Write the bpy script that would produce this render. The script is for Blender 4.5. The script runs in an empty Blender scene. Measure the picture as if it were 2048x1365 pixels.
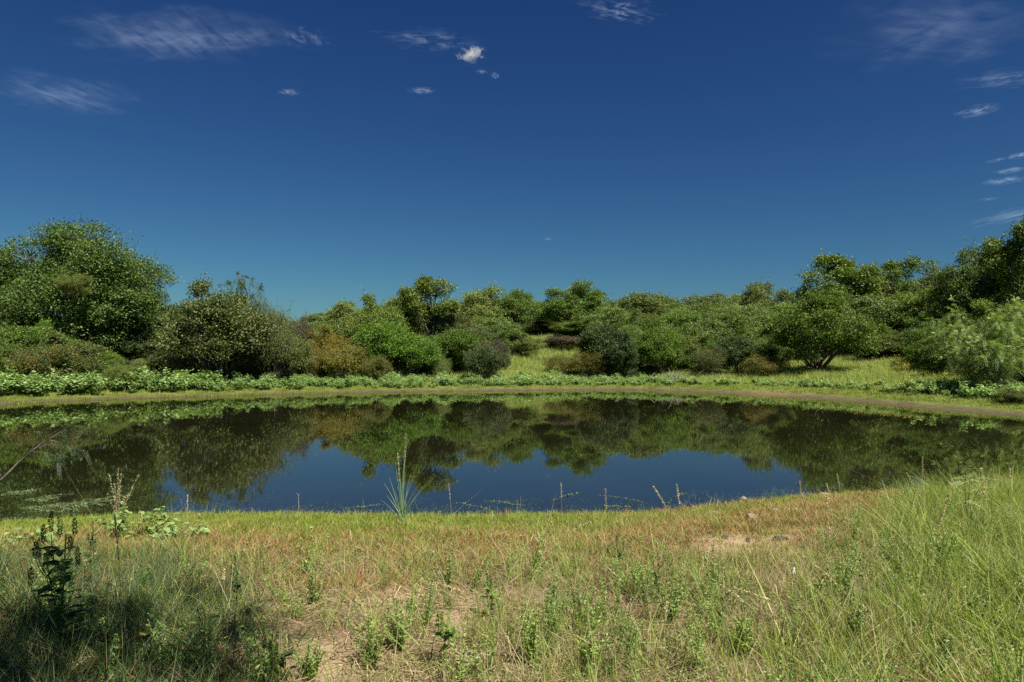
import bpy, math, random
import numpy as np
from mathutils import Vector, Matrix
sc = bpy.context.scene
C = sc.collection
PI = math.pi
random.seed(7)
RS = np.random.RandomState

# ------------------------------------------------------------------ camera
F, HOR, CAMZ = 1365.0, 715.0, 2.4           # focal length and horizon row of a 2048 px wide frame, eye height over the water
cam_d = bpy.data.cameras.new('camera'); cam = bpy.data.objects.new('camera', cam_d); C.objects.link(cam)
cam.location = (0, 0, CAMZ); cam.rotation_euler = (PI / 2, 0, 0)
cam_d.sensor_width = 36; cam_d.lens = 36 * F / 2048
cam_d.shift_y = (HOR - 682.5) / 2048
cam_d.clip_start = 0.05; cam_d.clip_end = 20000
sc.camera = cam

# ------------------------------------------------------------------ light
SUN_EL, SUN_AZ = math.radians(55), math.radians(140)      # azimuth clockwise from +Y: right and a little behind
sv = Vector((math.sin(SUN_AZ) * math.cos(SUN_EL), math.cos(SUN_AZ) * math.cos(SUN_EL), math.sin(SUN_EL)))
sd = bpy.data.lights.new('sun', 'SUN'); sun = bpy.data.objects.new('sun', sd); C.objects.link(sun)
sun.rotation_euler = sv.to_track_quat('Z', 'Y').to_euler()
sd.energy = 4.8; sd.angle = math.radians(0.5); sd.color = (1.0, 0.94, 0.84)
world = bpy.data.worlds.new('World'); sc.world = world; world.use_nodes = True
wn, wl = world.node_tree.nodes, world.node_tree.links
wn.clear()
sky = wn.new('ShaderNodeTexSky'); sky.sky_type = 'NISHITA'; sky.sun_disc = False
sky.sun_elevation = SUN_EL; sky.sun_rotation = SUN_AZ; sky.altitude = 300; sky.air_density = 1.0; sky.dust_density = 0.6; sky.ozone_density = 2.6
sep = wn.new('ShaderNodeSeparateColor'); com = wn.new('ShaderNodeCombineColor'); wl.new(sky.outputs[0], sep.inputs[0])
for ch, ex in ((0, 1.47), (1, 1.44), (2, 1.08)):      # the photograph's deep polarised blue: a steeper curve for red and green
    pw = wn.new('ShaderNodeMath'); pw.operation = 'POWER'; pw.inputs[1].default_value = ex; wl.new(sep.outputs[ch], pw.inputs[0]); wl.new(pw.outputs[0], com.inputs[ch])
wtint = wn.new('ShaderNodeMix'); wtint.data_type = 'RGBA'; wtint.blend_type = 'MULTIPLY'; wtint.inputs[0].default_value = 1
wtint.inputs[7].default_value = (0.126, 0.215, 0.475, 1)
bg = wn.new('ShaderNodeBackground'); bg.inputs['Strength'].default_value = 0.05
wo = wn.new('ShaderNodeOutputWorld')
wl.new(com.outputs[0], wtint.inputs[6]); wl.new(wtint.outputs[2], bg.inputs['Color']); wl.new(bg.outputs[0], wo.inputs['Surface'])
sc.view_settings.view_transform = 'Standard'; sc.view_settings.look = 'None'
sc.view_settings.exposure = 1.0; sc.view_settings.gamma = 1.0; sc.view_settings.use_curve_mapping = False
sc.cycles.max_bounces = 6; sc.cycles.diffuse_bounces = 2; sc.cycles.glossy_bounces = 3; sc.cycles.transmission_bounces = 3
sc.cycles.transparent_max_bounces = 12; sc.cycles.volume_bounces = 2; sc.cycles.caustics_reflective = False; sc.cycles.caustics_refractive = False
sc.cycles.use_denoising = False; sc.cycles.sample_clamp_indirect = 4; sc.render.filter_size = 1.2

# ------------------------------------------------------------------ helpers
def tag(o, label=None, cat=None, group=None, kind=None):
    if label: o['label'] = label
    if cat: o['category'] = cat
    if group: o['group'] = group
    if kind: o['kind'] = kind
    return o
def build_mesh(name, V, faces, mats=(), t=None, midx=None, smooth=False, extra=None):
    """faces: list of int arrays (n,k) with k vertices each; t: one value per vertex"""
    me = bpy.data.meshes.new(name)
    V = np.asarray(V, dtype=np.float32)
    me.vertices.add(len(V)); me.vertices.foreach_set('co', V.ravel())
    li, ls, mi, pos = [], [], [], 0
    for k, f in enumerate(faces):
        if len(f) == 0: continue
        f = np.asarray(f, dtype=np.int32); n, c = f.shape
        li.append(f.ravel()); ls.append(pos + np.arange(n, dtype=np.int32) * c); pos += n * c
        mi.append(np.full(n, 0 if midx is None else midx[k], dtype=np.int32))
    li, ls, mi = np.concatenate(li), np.concatenate(ls), np.concatenate(mi)
    me.loops.add(len(li)); me.loops.foreach_set('vertex_index', li)
    me.polygons.add(len(ls)); me.polygons.foreach_set('loop_start', ls.astype(np.int32))
    for m in mats: me.materials.append(m)
    me.update(calc_edges=True)
    me.polygons.foreach_set('material_index', mi)
    if smooth: me.polygons.foreach_set('use_smooth', np.ones(len(ls), dtype=bool))
    if t is not None:
        a = me.attributes.new('t', 'FLOAT', 'POINT'); a.data.foreach_set('value', np.asarray(t, dtype=np.float32))
    for nm, arr in (extra or {}).items():
        a = me.attributes.new(nm, 'FLOAT', 'POINT'); a.data.foreach_set('value', np.asarray(arr, dtype=np.float32))
    return me
def link(name, me, parent=None, loc=(0, 0, 0), rz=0, scale=None):
    o = bpy.data.objects.new(name, me); C.objects.link(o)
    o.location = loc; o.rotation_euler = (0, 0, rz)
    if scale is not None: o.scale = scale
    if parent: o.parent = parent
    return o
class Soup:
    """collects quads/tris/any polygons with a colour value t per vertex"""
    def __init__(s): s.V, s.T, s.F, s.n = [], [], {}, 0
    def add(s, V, Fs, t=0.5):
        V = np.asarray(V, float).reshape(-1, 3); Fs = np.asarray(Fs, int)
        s.V.append(V); s.T.append(np.broadcast_to(np.asarray(t, float), (len(V),)))
        s.F.setdefault(Fs.shape[1], []).append(Fs + s.n); s.n += len(V)
    def mesh(s, name, mats, smooth=False):
        ks = sorted(s.F)
        return build_mesh(name, np.concatenate(s.V), [np.concatenate(s.F[k]) for k in ks], mats, np.concatenate(s.T), smooth=smooth)
def norm(a): return a / np.maximum(np.linalg.norm(a, axis=-1, keepdims=True), 1e-9)
def quads_of(n, k=4): return np.arange(n * k).reshape(n, k)
def add_leaves(S, P, L, W, t, r, up=0.6, axis=None, spread=1.0, fold=0.0, droop=0.0):
    """a folded diamond leaf at each point"""
    n = len(P)
    nrm = norm(r.normal(size=(n, 3)) + np.array([0, 0, up * 2]))
    u = r.normal(size=(n, 3)) * spread
    if axis is not None: u = u + axis
    u[:, 2] -= droop
    u = norm(u - nrm * np.sum(u * nrm, axis=1, keepdims=True))
    s = np.cross(nrm, u)
    L = np.broadcast_to(L, (n,))[:, None] * r.uniform(.7, 1.25, (n, 1)); W = np.broadcast_to(W, (n,))[:, None] * r.uniform(.75, 1.2, (n, 1))
    V = np.stack([P, P + u * L * .45 + s * W * .5 + nrm * fold * W, P + u * L, P + u * L * .45 - s * W * .5 + nrm * fold * W], 1)
    S.add(V.reshape(-1, 3), quads_of(n), np.repeat(t, 4) if np.ndim(t) else t)
def tube(S, pts, r0, r1, k=5, t=0.5):
    pts = np.asarray(pts, float); n = len(pts)
    tan = norm(np.gradient(pts, axis=0)); ref = np.array([0.3, 0.9, 0.1]) if abs(tan[0][2]) > .5 else np.array([0, 0, 1.])
    a = norm(np.cross(tan, ref)); b = np.cross(tan, a)
    rad = np.linspace(r0, r1, n)[:, None, None]; th = np.linspace(0, 2 * PI, k, endpoint=False)
    ring = pts[:, None] + rad * (a[:, None] * np.cos(th)[None, :, None] + b[:, None] * np.sin(th)[None, :, None])
    i = np.arange(n - 1)[:, None] * k; j = np.arange(k)[None]
    f = np.stack([i + j, i + (j + 1) % k, i + k + (j + 1) % k, i + k + j], -1).reshape(-1, 4)
    S.add(ring.reshape(-1, 3), f, t)
def bez(p, q, bend, n=6):
    p, q, bend = (np.asarray(v, float) for v in (p, q, bend)); s = np.linspace(0, 1, n)[:, None]
    return (1 - s) ** 2 * p + 2 * s * (1 - s) * bend + s * s * q
def blades(S, n, rad, h0, h1, w, lean, curl, r, t0=0., t1=1., seg=3, centre=(0, 0), drop=0.0):
    """tapering grass blades"""
    a = r.uniform(0, 2 * PI, n); q = rad * np.sqrt(r.uniform(0, 1, n))
    P = np.stack([centre[0] + q * np.cos(a), centre[1] + q * np.sin(a), np.full(n, -.02)], 1)
    h = r.uniform(h0, h1, n) ; d = a + r.normal(0, 1.0, n); D = np.stack([np.cos(d), np.sin(d), np.zeros(n)], 1)
    ln = np.abs(r.normal(0, lean, n)); cu = np.abs(r.normal(0, curl, n)); wd = w * r.uniform(.6, 1.3, n)
    vs = r.uniform(0, 2 * PI, n); side = np.stack([np.cos(vs), np.sin(vs), np.zeros(n)], 1)
    s = np.linspace(0, 1, seg + 1); out = []
    for i, x in enumerate(s):
        c = P + D * (h * (ln * x + cu * x * x))[:, None] + np.array([0, 0, 1.])[None] * (h * (x - drop * cu * x * x) * np.clip(1.1 - .35 * (ln + cu), .1, 1))[:, None]
        ww = (wd * (1 - x ** 1.6) * .5)[:, None]
        if i == seg: out.append(c[:, None])
        else: out.append(np.stack([c - side * ww, c + side * ww], 1))
    V = np.concatenate(out, 1); m = 2 * seg + 1
    base = (np.arange(n) * m)[:, None]
    q4 = np.concatenate([base + np.array([2 * i, 2 * i + 1, 2 * i + 3, 2 * i + 2]) for i in range(seg - 1)], 0)
    q3 = base + np.array([2 * seg - 2, 2 * seg - 1, 2 * seg])
    t = np.repeat(r.uniform(t0, t1, n), m); off = S.n
    S.V.append(V.reshape(-1, 3)); S.T.append(t); S.F.setdefault(4, []).append(q4 + off); S.F.setdefault(3, []).append(q3 + off); S.n += n * m

# ------------------------------------------------------------------ materials
def ntree(name):
    m = bpy.data.materials.new(name); m.use_nodes = True; m.node_tree.nodes.clear()
    return m, m.node_tree.nodes, m.node_tree.links
def foliage(name, cols, transl=0.35, rough=0.62, spec=0.16, vary=0.22, gain=1.0):
    """leaf material: colour from the leaf's own value t, a little random per plant"""
    m, n, l = ntree(name)
    at = n.new('ShaderNodeAttribute'); at.attribute_name = 't'
    rp = n.new('ShaderNodeValToRGB'); e = rp.color_ramp.elements
    for i, c in enumerate(cols):
        p = i / (len(cols) - 1)
        el = e[0] if i == 0 else (e[len(e) - 1] if i == len(cols) - 1 else e.new(p)); el.position = p
        el.color = (c[0] * gain, c[1] * gain, c[2] * gain, 1)
    oi = n.new('ShaderNodeObjectInfo'); hs = n.new('ShaderNodeHueSaturation')
    mr = n.new('ShaderNodeMapRange'); mr.inputs[3].default_value = 1 - vary; mr.inputs[4].default_value = 1 + vary
    mh = n.new('ShaderNodeMapRange'); mh.inputs[3].default_value = .485; mh.inputs[4].default_value = .51
    ml = n.new('ShaderNodeMath'); ml.operation = 'FRACT'; mm = n.new('ShaderNodeMath'); mm.operation = 'MULTIPLY'; mm.inputs[1].default_value = 7.31
    l.new(oi.outputs['Random'], mr.inputs[0]); l.new(oi.outputs['Random'], mm.inputs[0]); l.new(mm.outputs[0], ml.inputs[0]); l.new(ml.outputs[0], mh.inputs[0])
    l.new(at.outputs['Fac'], rp.inputs[0]); l.new(rp.outputs[0], hs.inputs['Color']); l.new(mr.outputs[0], hs.inputs['Value']); l.new(mh.outputs[0], hs.inputs['Hue'])
    p = n.new('ShaderNodeBsdfDiffuse'); gl = n.new('ShaderNodeBsdfGlossy'); gl.inputs['Roughness'].default_value = .6; gl.inputs['Color'].default_value = (.9, .95, 1, 1); gm = n.new('ShaderNodeMixShader'); gm.inputs[0].default_value = spec * .25
    tr = n.new('ShaderNodeBsdfTranslucent'); tc = n.new('ShaderNodeMix'); tc.data_type = 'RGBA'; tc.blend_type = 'MULTIPLY'; tc.inputs[0].default_value = 1; tc.inputs[7].default_value = (1.3, 1.35, .5, 1)
    mx = n.new('ShaderNodeMixShader'); mx.inputs[0].default_value = transl; o = n.new('ShaderNodeOutputMaterial')
    l.new(hs.outputs[0], p.inputs['Color']); l.new(p.outputs[0], gm.inputs[1]); l.new(gl.outputs[0], gm.inputs[2]); l.new(hs.outputs[0], tc.inputs[6]); l.new(tc.outputs[2], tr.inputs['Color'])
    l.new(gm.outputs[0], mx.inputs[1]); l.new(tr.outputs[0], mx.inputs[2]); l.new(mx.outputs[0], o.inputs[0])
    return m
def rough_mat(name, c0, c1, scale=8, rough=.9, bump=.3, detail=6, coord='Object', dist=0.02):
    m, n, l = ntree(name)
    tc = n.new('ShaderNodeTexCoord'); nz = n.new('ShaderNodeTexNoise'); nz.inputs['Scale'].default_value = scale; nz.inputs['Detail'].default_value = detail
    rp = n.new('ShaderNodeValToRGB'); rp.color_ramp.elements[0].position = .35; rp.color_ramp.elements[1].position = .68
    rp.color_ramp.elements[0].color = (*c0, 1); rp.color_ramp.elements[1].color = (*c1, 1)
    p = n.new('ShaderNodeBsdfPrincipled'); p.inputs['Roughness'].default_value = rough; p.inputs['Specular IOR Level'].default_value = .2
    b = n.new('ShaderNodeBump'); b.inputs['Strength'].default_value = bump; b.inputs['Distance'].default_value = dist; o = n.new('ShaderNodeOutputMaterial')
    l.new(tc.outputs[coord], nz.inputs['Vector']); l.new(nz.outputs['Fac'], rp.inputs[0]); l.new(rp.outputs[0], p.inputs['Base Color'])
    l.new(nz.outputs['Fac'], b.inputs['Height']); l.new(b.outputs[0], p.inputs['Normal']); l.new(p.outputs[0], o.inputs[0])
    return m
M = {}
M['bark'] = rough_mat('bark', (.055, .045, .035), (.17, .145, .12), 9, bump=.6)
M['twig'] = rough_mat('twig', (.10, .085, .065), (.24, .20, .16), 20)
M['deadwood'] = rough_mat('dead_wood', (.16, .145, .13), (.36, .33, .30), 18)
M['oak'] = foliage('oak_leaf', [(0.055, 0.1, 0.01), (0.11, 0.175, 0.018), (0.18, 0.24, 0.036)], .26)
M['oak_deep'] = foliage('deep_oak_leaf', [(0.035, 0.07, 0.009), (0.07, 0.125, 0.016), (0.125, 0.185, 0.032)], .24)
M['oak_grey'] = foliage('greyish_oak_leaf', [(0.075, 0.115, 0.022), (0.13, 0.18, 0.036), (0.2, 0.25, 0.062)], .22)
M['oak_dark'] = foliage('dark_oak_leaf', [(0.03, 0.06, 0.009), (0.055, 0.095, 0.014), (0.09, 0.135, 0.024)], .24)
M['vivid'] = foliage('vivid_leaf', [(0.05, 0.105, 0.006), (0.095, 0.18, 0.011), (0.16, 0.25, 0.02)], .3)
M['yellowgreen'] = foliage('yellow_green_leaf', [(0.07, 0.105, 0.012), (0.12, 0.165, 0.018), (0.18, 0.225, 0.03)], .3)
M['olive'] = foliage('olive_leaf', [(0.055, 0.08, 0.014), (0.11, 0.145, 0.027), (0.18, 0.21, 0.05)], .24)
M['gold'] = foliage('golden_leaf', [(0.075, 0.095, 0.01), (0.16, 0.15, 0.015), (0.27, 0.2, 0.02)], .3)
M['autumn'] = foliage('turning_leaf', [(0.05, 0.08, 0.012), (0.09, 0.12, 0.015), (0.15, 0.15, 0.02), (0.28, 0.13, 0.02)], .3)
M['brownbush'] = foliage('brown_seedy_twig', [(.045, .05, .018), (.085, .068, .034), (.14, .10, .055)], .15)
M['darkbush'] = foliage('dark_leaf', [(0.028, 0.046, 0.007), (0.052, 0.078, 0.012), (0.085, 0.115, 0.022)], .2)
M['feather'] = foliage('mesquite_leaf', [(0.16, 0.23, 0.06), (0.25, 0.33, 0.09), (0.36, 0.43, 0.15)], .3)
M['feather_dim'] = foliage('willow_leaf', [(.05, .085, .035), (.075, .12, .05), (.11, .155, .065)], .3)
M['weed'] = foliage('pale_broad_leaf', [(0.13, 0.205, 0.055), (0.195, 0.3, 0.09), (0.28, 0.405, 0.145)], .3, vary=.15)
M['meadow'] = foliage('meadow_grass', [(0.15, 0.24, 0.035), (0.24, 0.34, 0.06), (0.35, 0.42, 0.1), (0.42, 0.38, 0.17)], .3)
M['shortgreen'] = foliage('short_green_grass', [(0.09, 0.15, 0.012), (0.15, 0.235, 0.018), (0.24, 0.31, 0.03), (0.3, 0.26, 0.06)], .3)
M['rust'] = foliage('rusty_grass', [(0.2, 0.07, 0.03), (0.32, 0.13, 0.055), (0.42, 0.25, 0.11), (0.2, 0.22, 0.035), (0.14, 0.2, 0.03)], .25)
M['straw'] = foliage('dry_straw', [(0.16, 0.115, 0.055), (0.28, 0.22, 0.11), (0.46, 0.38, 0.22), (0.2, 0.23, 0.07)], .3)
M['tallgreen'] = foliage('tall_green_grass', [(0.12, 0.185, 0.028), (0.2, 0.285, 0.04), (0.31, 0.38, 0.08), (0.46, 0.42, 0.18)], .35)
M['forb'] = foliage('feathery_forb', [(0.11, 0.19, 0.03), (0.18, 0.28, 0.055), (0.27, 0.36, 0.1)], .3)
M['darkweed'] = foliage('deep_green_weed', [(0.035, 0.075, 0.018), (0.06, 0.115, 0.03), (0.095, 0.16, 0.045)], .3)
M['weedgreen'] = foliage('fresh_weed_leaf', [(.05, .11, .025), (.085, .17, .04), (.14, .24, .065)], .35)
M['yellowleaf'] = foliage('yellowed_leaf', [(.30, .22, .03), (.42, .30, .06)], .3)
M['flower'] = foliage('yellow_flower', [(.45, .30, .02), (.60, .42, .04)], .2)
M['reed'] = foliage('blue_green_reed', [(0.12, 0.21, 0.09), (0.19, 0.29, 0.12), (0.32, 0.38, 0.19)], .3)
M['seed'] = foliage('pale_seed_head', [(0.38, 0.34, 0.18), (0.52, 0.46, 0.27), (0.66, 0.6, 0.4)], .25)
M['primrose'] = foliage('floating_leaf', [(.06, .10, .03), (.11, .16, .055), (.18, .20, .09)], .2, rough=.35)
M['rock'] = rough_mat('pale_rock', (.20, .165, .12), (.36, .31, .24), 14, bump=.7)
M['darkrock'] = rough_mat('dark_rock', (.025, .024, .022), (.085, .078, .07), 22, bump=.9)
M['white'] = rough_mat('white_plastic', (.62, .62, .60), (.78, .78, .76), 10, rough=.5, bump=.1)

# ------------------------------------------------------------------ terrain
shore_far = [(0, 812), (80, 804), (400, 794), (700, 786), (1024, 782), (1250, 779), (1500, 788), (1650, 798), (1800, 812), (1900, 821), (2048, 834)]
shore_near = [(2048, 963), (1900, 976), (1750, 985), (1600, 993), (1500, 1003), (1400, 1017), (1250, 1029), (1000, 1027), (850, 1031), (700, 1028), (400, 1026), (200, 1034), (0, 1046)]
w2 = lambda q: ((q[0] - 1024) / F * (F * CAMZ / (q[1] - HOR)), F * CAMZ / (q[1] - HOR))
pond = [w2(q) for q in shore_far] + [(26, 24.0), (29.5, 20), (28, 16.5), (20, 14.8), (14.5, 14.2)] + [w2(q) for q in shore_near] + [(-12, 9.2), (-20, 11), (-30, 15), (-36, 21), (-35, 27), (-30.5, 31.5)]
pond = np.array(pond)
for _ in range(2):      # smooth the outline (Chaikin)
    nx = np.roll(pond, -1, 0); pond = np.stack([pond * .75 + nx * .25, pond * .25 + nx * .75], 1).reshape(-1, 2)
def sdist(X, Y):
    X, Y = np.atleast_1d(X).astype(float), np.atleast_1d(Y).astype(float)
    best = np.full(X.shape, 1e9); ins = np.zeros(X.shape, bool)
    A, B = pond, np.roll(pond, -1, 0)
    for (ax, ay), (bx, by) in zip(A, B):
        dx, dy = bx - ax, by - ay
        u = np.clip(((X - ax) * dx + (Y - ay) * dy) / (dx * dx + dy * dy), 0, 1)
        best = np.minimum(best, (X - ax - u * dx) ** 2 + (Y - ay - u * dy) ** 2)
        ins ^= ((ay > Y) != (by > Y)) & (X < (bx - ax) * (Y - ay) / (by - ay + 1e-12) + ax)
    return np.where(ins, -1, 1) * np.sqrt(best)
def sm(a, b, x): q = np.clip((x - a) / (b - a), 0, 1); return q * q * (3 - 2 * q)
_r = RS(3); _oct = [(2 ** k * .5, _r.uniform(0, 6.28, (6, 2)), _r.uniform(0, 6.28, 6)) for k in range(7)]
def wob(X, Y, f0=0.2, octs=4, off=0.):
    """cheap smooth noise, about -1..1"""
    out = 0; amp = 1.; tot = 0
    for k in range(octs):
        f = f0 * 2 ** k; _, d, ph = _oct[k]; s = 0
        for j in range(6):
            an = d[j, 0] + off; s = s + np.sin((X * math.cos(an) + Y * math.sin(an)) * f * (1 + .35 * math.sin(d[j, 1])) * 6.28 + ph[j] + off * 3)
        out = out + amp * s / 3; tot += amp; amp *= .55
    return out / tot
def ground(X, Y, d=None, fine=True):
    X, Y = np.atleast_1d(X).astype(float), np.atleast_1d(Y).astype(float)
    if d is None: d = sdist(X, Y)
    dp = np.maximum(d, 0); far = sm(13, 22, Y)
    hn = .8 * (1 - np.exp(-dp / 5.0)) + .10 * sm(1.0, 5, X) * sm(.5, 4, dp) * (Y < 30)
    hf = .13 * np.minimum(dp, 2.5) + .05 * np.clip(dp - 2.5, 0, 18) + .085 * np.clip(dp - 20, 0, 50) + .02 * np.clip(dp - 70, 0, 90)
    hf = hf + 2.7 * np.exp(-(((X - 5) / 11) ** 2 + ((Y - 77) / 12) ** 2)) * sm(4, 14, dp) + .5 * np.exp(-(((X - 31) / 9) ** 2 + ((Y - 56) / 9) ** 2))
    h = hn * (1 - far) + hf * far
    h = np.where(d < 0, np.maximum(.14 * d, -1.6), h)
    am = sm(.0, 1.5, np.abs(d))
    h = h + wob(X, Y, .07, 3) * (.03 + .12 * far * sm(2, 12, dp)) * am
    if fine: h = h + (wob(X, Y, 1.1, 3, .7) * .018 + wob(X, Y, .45, 2, 2.) * .02) * am * (1 - far)
    return h
def G(x, y): return float(ground(x, y)[0])
def px_of(X, Y, Z): return 1024 + X / Y * F, HOR + (CAMZ - Z) / Y * F
def spaced(parts):
    o = [np.arange(a, b, s) for a, b, s in parts]; return np.concatenate(o + [[parts[-1][1]]])
xs = spaced([(-900, -300, 75), (-300, -100, 20), (-100, -42, 3), (-42, -9, .6), (-9, 9, .075), (9, 42, .6), (42, 100, 3), (100, 300, 20), (300, 900, 75)])
ys = spaced([(-300, -30, 30), (-30, -2, 2), (-2, 2.4, .3), (2.4, 11.5, .07), (11.5, 16, .16), (16, 80, .5), (80, 200, 5), (200, 1500, 80)])
GX, GY = np.meshgrid(xs, ys); gx, gy = GX.ravel(), GY.ravel(); gd = sdist(gx, gy); gz = ground(gx, gy, gd)
nx_, ny_ = len(xs), len(ys); ii = (np.arange(ny_ - 1)[:, None] * nx_ + np.arange(nx_ - 1)[None]).ravel()
gf = np.stack([ii, ii + 1, ii + nx_ + 1, ii + nx_], 1)
PX, PY = px_of(gx, np.maximum(gy, .5), gz)
nz1 = wob(gx, gy, .9, 4, 1.3)
fg = gy < 15
def bare_mask(px, py, X, Y):
    """where sandy soil shows through in the foreground"""
    n = wob(X, Y, .8, 4, 5.)
    a = np.exp(-(((px - 650) / 110) ** 2 + ((py - 1325) / 55) ** 2)) * 1.1
    b = np.exp(-(((px - 1500) / 170) ** 2 + ((py - 1085) / 40) ** 2)) * 1.2
    c = np.exp(-(((px - 740) / 230) ** 2 + ((py - 1190) / 35) ** 2)) * .5
    e = np.exp(-(((px - 950) / 200) ** 2 + ((py - 1230) / 45) ** 2)) * .5
    return np.clip(a + b + c + e + n * .42 - .05, 0, 1)
sand = np.where(fg & (gy > 1.5), bare_mask(PX, PY, gx, gy), 0)
mud = (1 - sm(.5, 1.3, gd + nz1 * .3)) * (gy > 14) + (1 - sm(.1, .8, gd + nz1 * .15)) * (gy <= 14)
red = np.exp(-(((gx - 18.5) / 6) ** 2 + ((gy - 43.5) / 1.6) ** 2)) + 0.6 * np.exp(-(((gx - 24) / 4) ** 2 + ((gy - 38) / 1.2) ** 2))
farm = sm(14, 22, gy)
m, n, l = ntree('soil')
def attr(nm): a = n.new('ShaderNodeAttribute'); a.attribute_name = nm; return a.outputs['Fac']
def mixc(f, a, b):
    x = n.new('ShaderNodeMix'); x.data_type = 'RGBA'
    for s, v in ((0, f), (6, a), (7, b)):
        if isinstance(v, bpy.types.NodeSocket): l.new(v, x.inputs[s])
        else: x.inputs[s].default_value = v if s == 0 else (*v, 1)
    return x.outputs[2]
geo = n.new('ShaderNodeNewGeometry')
def noise(s, d=6, r=.6):
    z = n.new('ShaderNodeTexNoise'); z.inputs['Scale'].default_value = s; z.inputs['Detail'].default_value = d; z.inputs['Roughness'].default_value = r
    l.new(geo.outputs['Position'], z.inputs['Vector']); return z.outputs['Fac']
def stretch(v, a, b):
    x = n.new('ShaderNodeMapRange'); l.new(v, x.inputs[0]); x.inputs[1].default_value = a; x.inputs[2].default_value = b; return x.outputs[0]
soil = mixc(stretch(noise(9, 8, .7), .35, .68), (.09, .052, .028), (.22, .15, .095))
soil = mixc(stretch(noise(60, 4, .7), .5, .75), soil, (.33, .25, .16))
sandc = mixc(stretch(noise(14, 8, .7), .35, .7), (.30, .21, .125), (.50, .38, .25))
c_ = mixc(attr('sand'), soil, sandc)
green = mixc(stretch(noise(.5, 6, .7), .35, .7), (.08, .11, .022), (.17, .19, .05))
c_ = mixc(attr('farm'), c_, green)
mudc = mixc(stretch(noise(2.2, 8, .75), .35, .68), (.05, .040, .022), (.125, .098, .055))
c_ = mixc(attr('mud'), c_, mudc)
c_ = mixc(attr('red'), c_, (.24, .14, .09))
p = n.new('ShaderNodeBsdfPrincipled'); p.inputs['Roughness'].default_value = .95; p.inputs['Specular IOR Level'].default_value = .15
b = n.new('ShaderNodeBump'); b.inputs['Strength'].default_value = .8; b.inputs['Distance'].default_value = .02
l.new(noise(45, 6, .75), b.inputs['Height']); l.new(b.outputs[0], p.inputs['Normal']); l.new(c_, p.inputs['Base Color'])
o = n.new('ShaderNodeOutputMaterial'); l.new(p.outputs[0], o.inputs[0])
me = build_mesh('ground', np.stack([gx, gy, gz], 1), [gf], [m], smooth=True, extra=dict(sand=sand, mud=np.clip(mud, 0, 1), red=np.clip(red, 0, 1) * .4, farm=farm))
tag(link('ground', me), 'grassy sandy ground round the pond', kind='structure')

# water
m, n, l = ntree('pond_water')
geo = n.new('ShaderNodeNewGeometry')
mp = n.new('ShaderNodeMapping'); mp.inputs['Scale'].default_value = (1.0, 2.2, 1); l.new(geo.outputs['Position'], mp.inputs['Vector'])
nz = n.new('ShaderNodeTexNoise'); nz.inputs['Scale'].default_value = 2.6; nz.inputs['Detail'].default_value = 3; l.new(mp.outputs[0], nz.inputs['Vector'])
nb = n.new('ShaderNodeTexNoise'); nb.inputs['Scale'].default_value = .22; nb.inputs['Detail'].default_value = 2; l.new(geo.outputs['Position'], nb.inputs['Vector'])
st = n.new('ShaderNodeMapRange'); st.inputs[1].default_value = .35; st.inputs[2].default_value = .7; st.inputs[3].default_value = .25; st.inputs[4].default_value = 1.0; l.new(nb.outputs['Fac'], st.inputs[0])
ml = n.new('ShaderNodeMath'); ml.operation = 'MULTIPLY'; l.new(nz.outputs['Fac'], ml.inputs[0]); l.new(st.outputs[0], ml.inputs[1])
b = n.new('ShaderNodeBump'); b.inputs['Strength'].default_value = .5; b.inputs['Distance'].default_value = .0011; l.new(ml.outputs[0], b.inputs['Height'])
p = n.new('ShaderNodeBsdfPrincipled'); p.inputs['Roughness'].default_value = .015; p.inputs['IOR'].default_value = 2.1
rp = n.new('ShaderNodeValToRGB'); rp.color_ramp.elements[0].position = .3; rp.color_ramp.elements[1].position = .7
rp.color_ramp.elements[0].color = (.008, .0085, .003, 1); rp.color_ramp.elements[1].color = (.014, .014, .006, 1)
l.new(nb.outputs['Fac'], rp.inputs[0]); l.new(rp.outputs[0], p.inputs['Base Color']); l.new(b.outputs[0], p.inputs['Normal'])
o = n.new('ShaderNodeOutputMaterial'); l.new(p.outputs[0], o.inputs[0])
cen = pond.mean(0); big = cen + (pond - cen) * 1.03
wv = np.concatenate([np.c_[big, np.zeros(len(big))], [[*cen, 0]]]); k = len(big)
wf = np.stack([np.arange(k), (np.arange(k) + 1) % k, np.full(k, k)], 1)[:, ::-1]
tag(link('water', build_mesh('water', wv, [wf], [m])), 'still pond water mirroring trees and sky', kind='structure')

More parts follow.
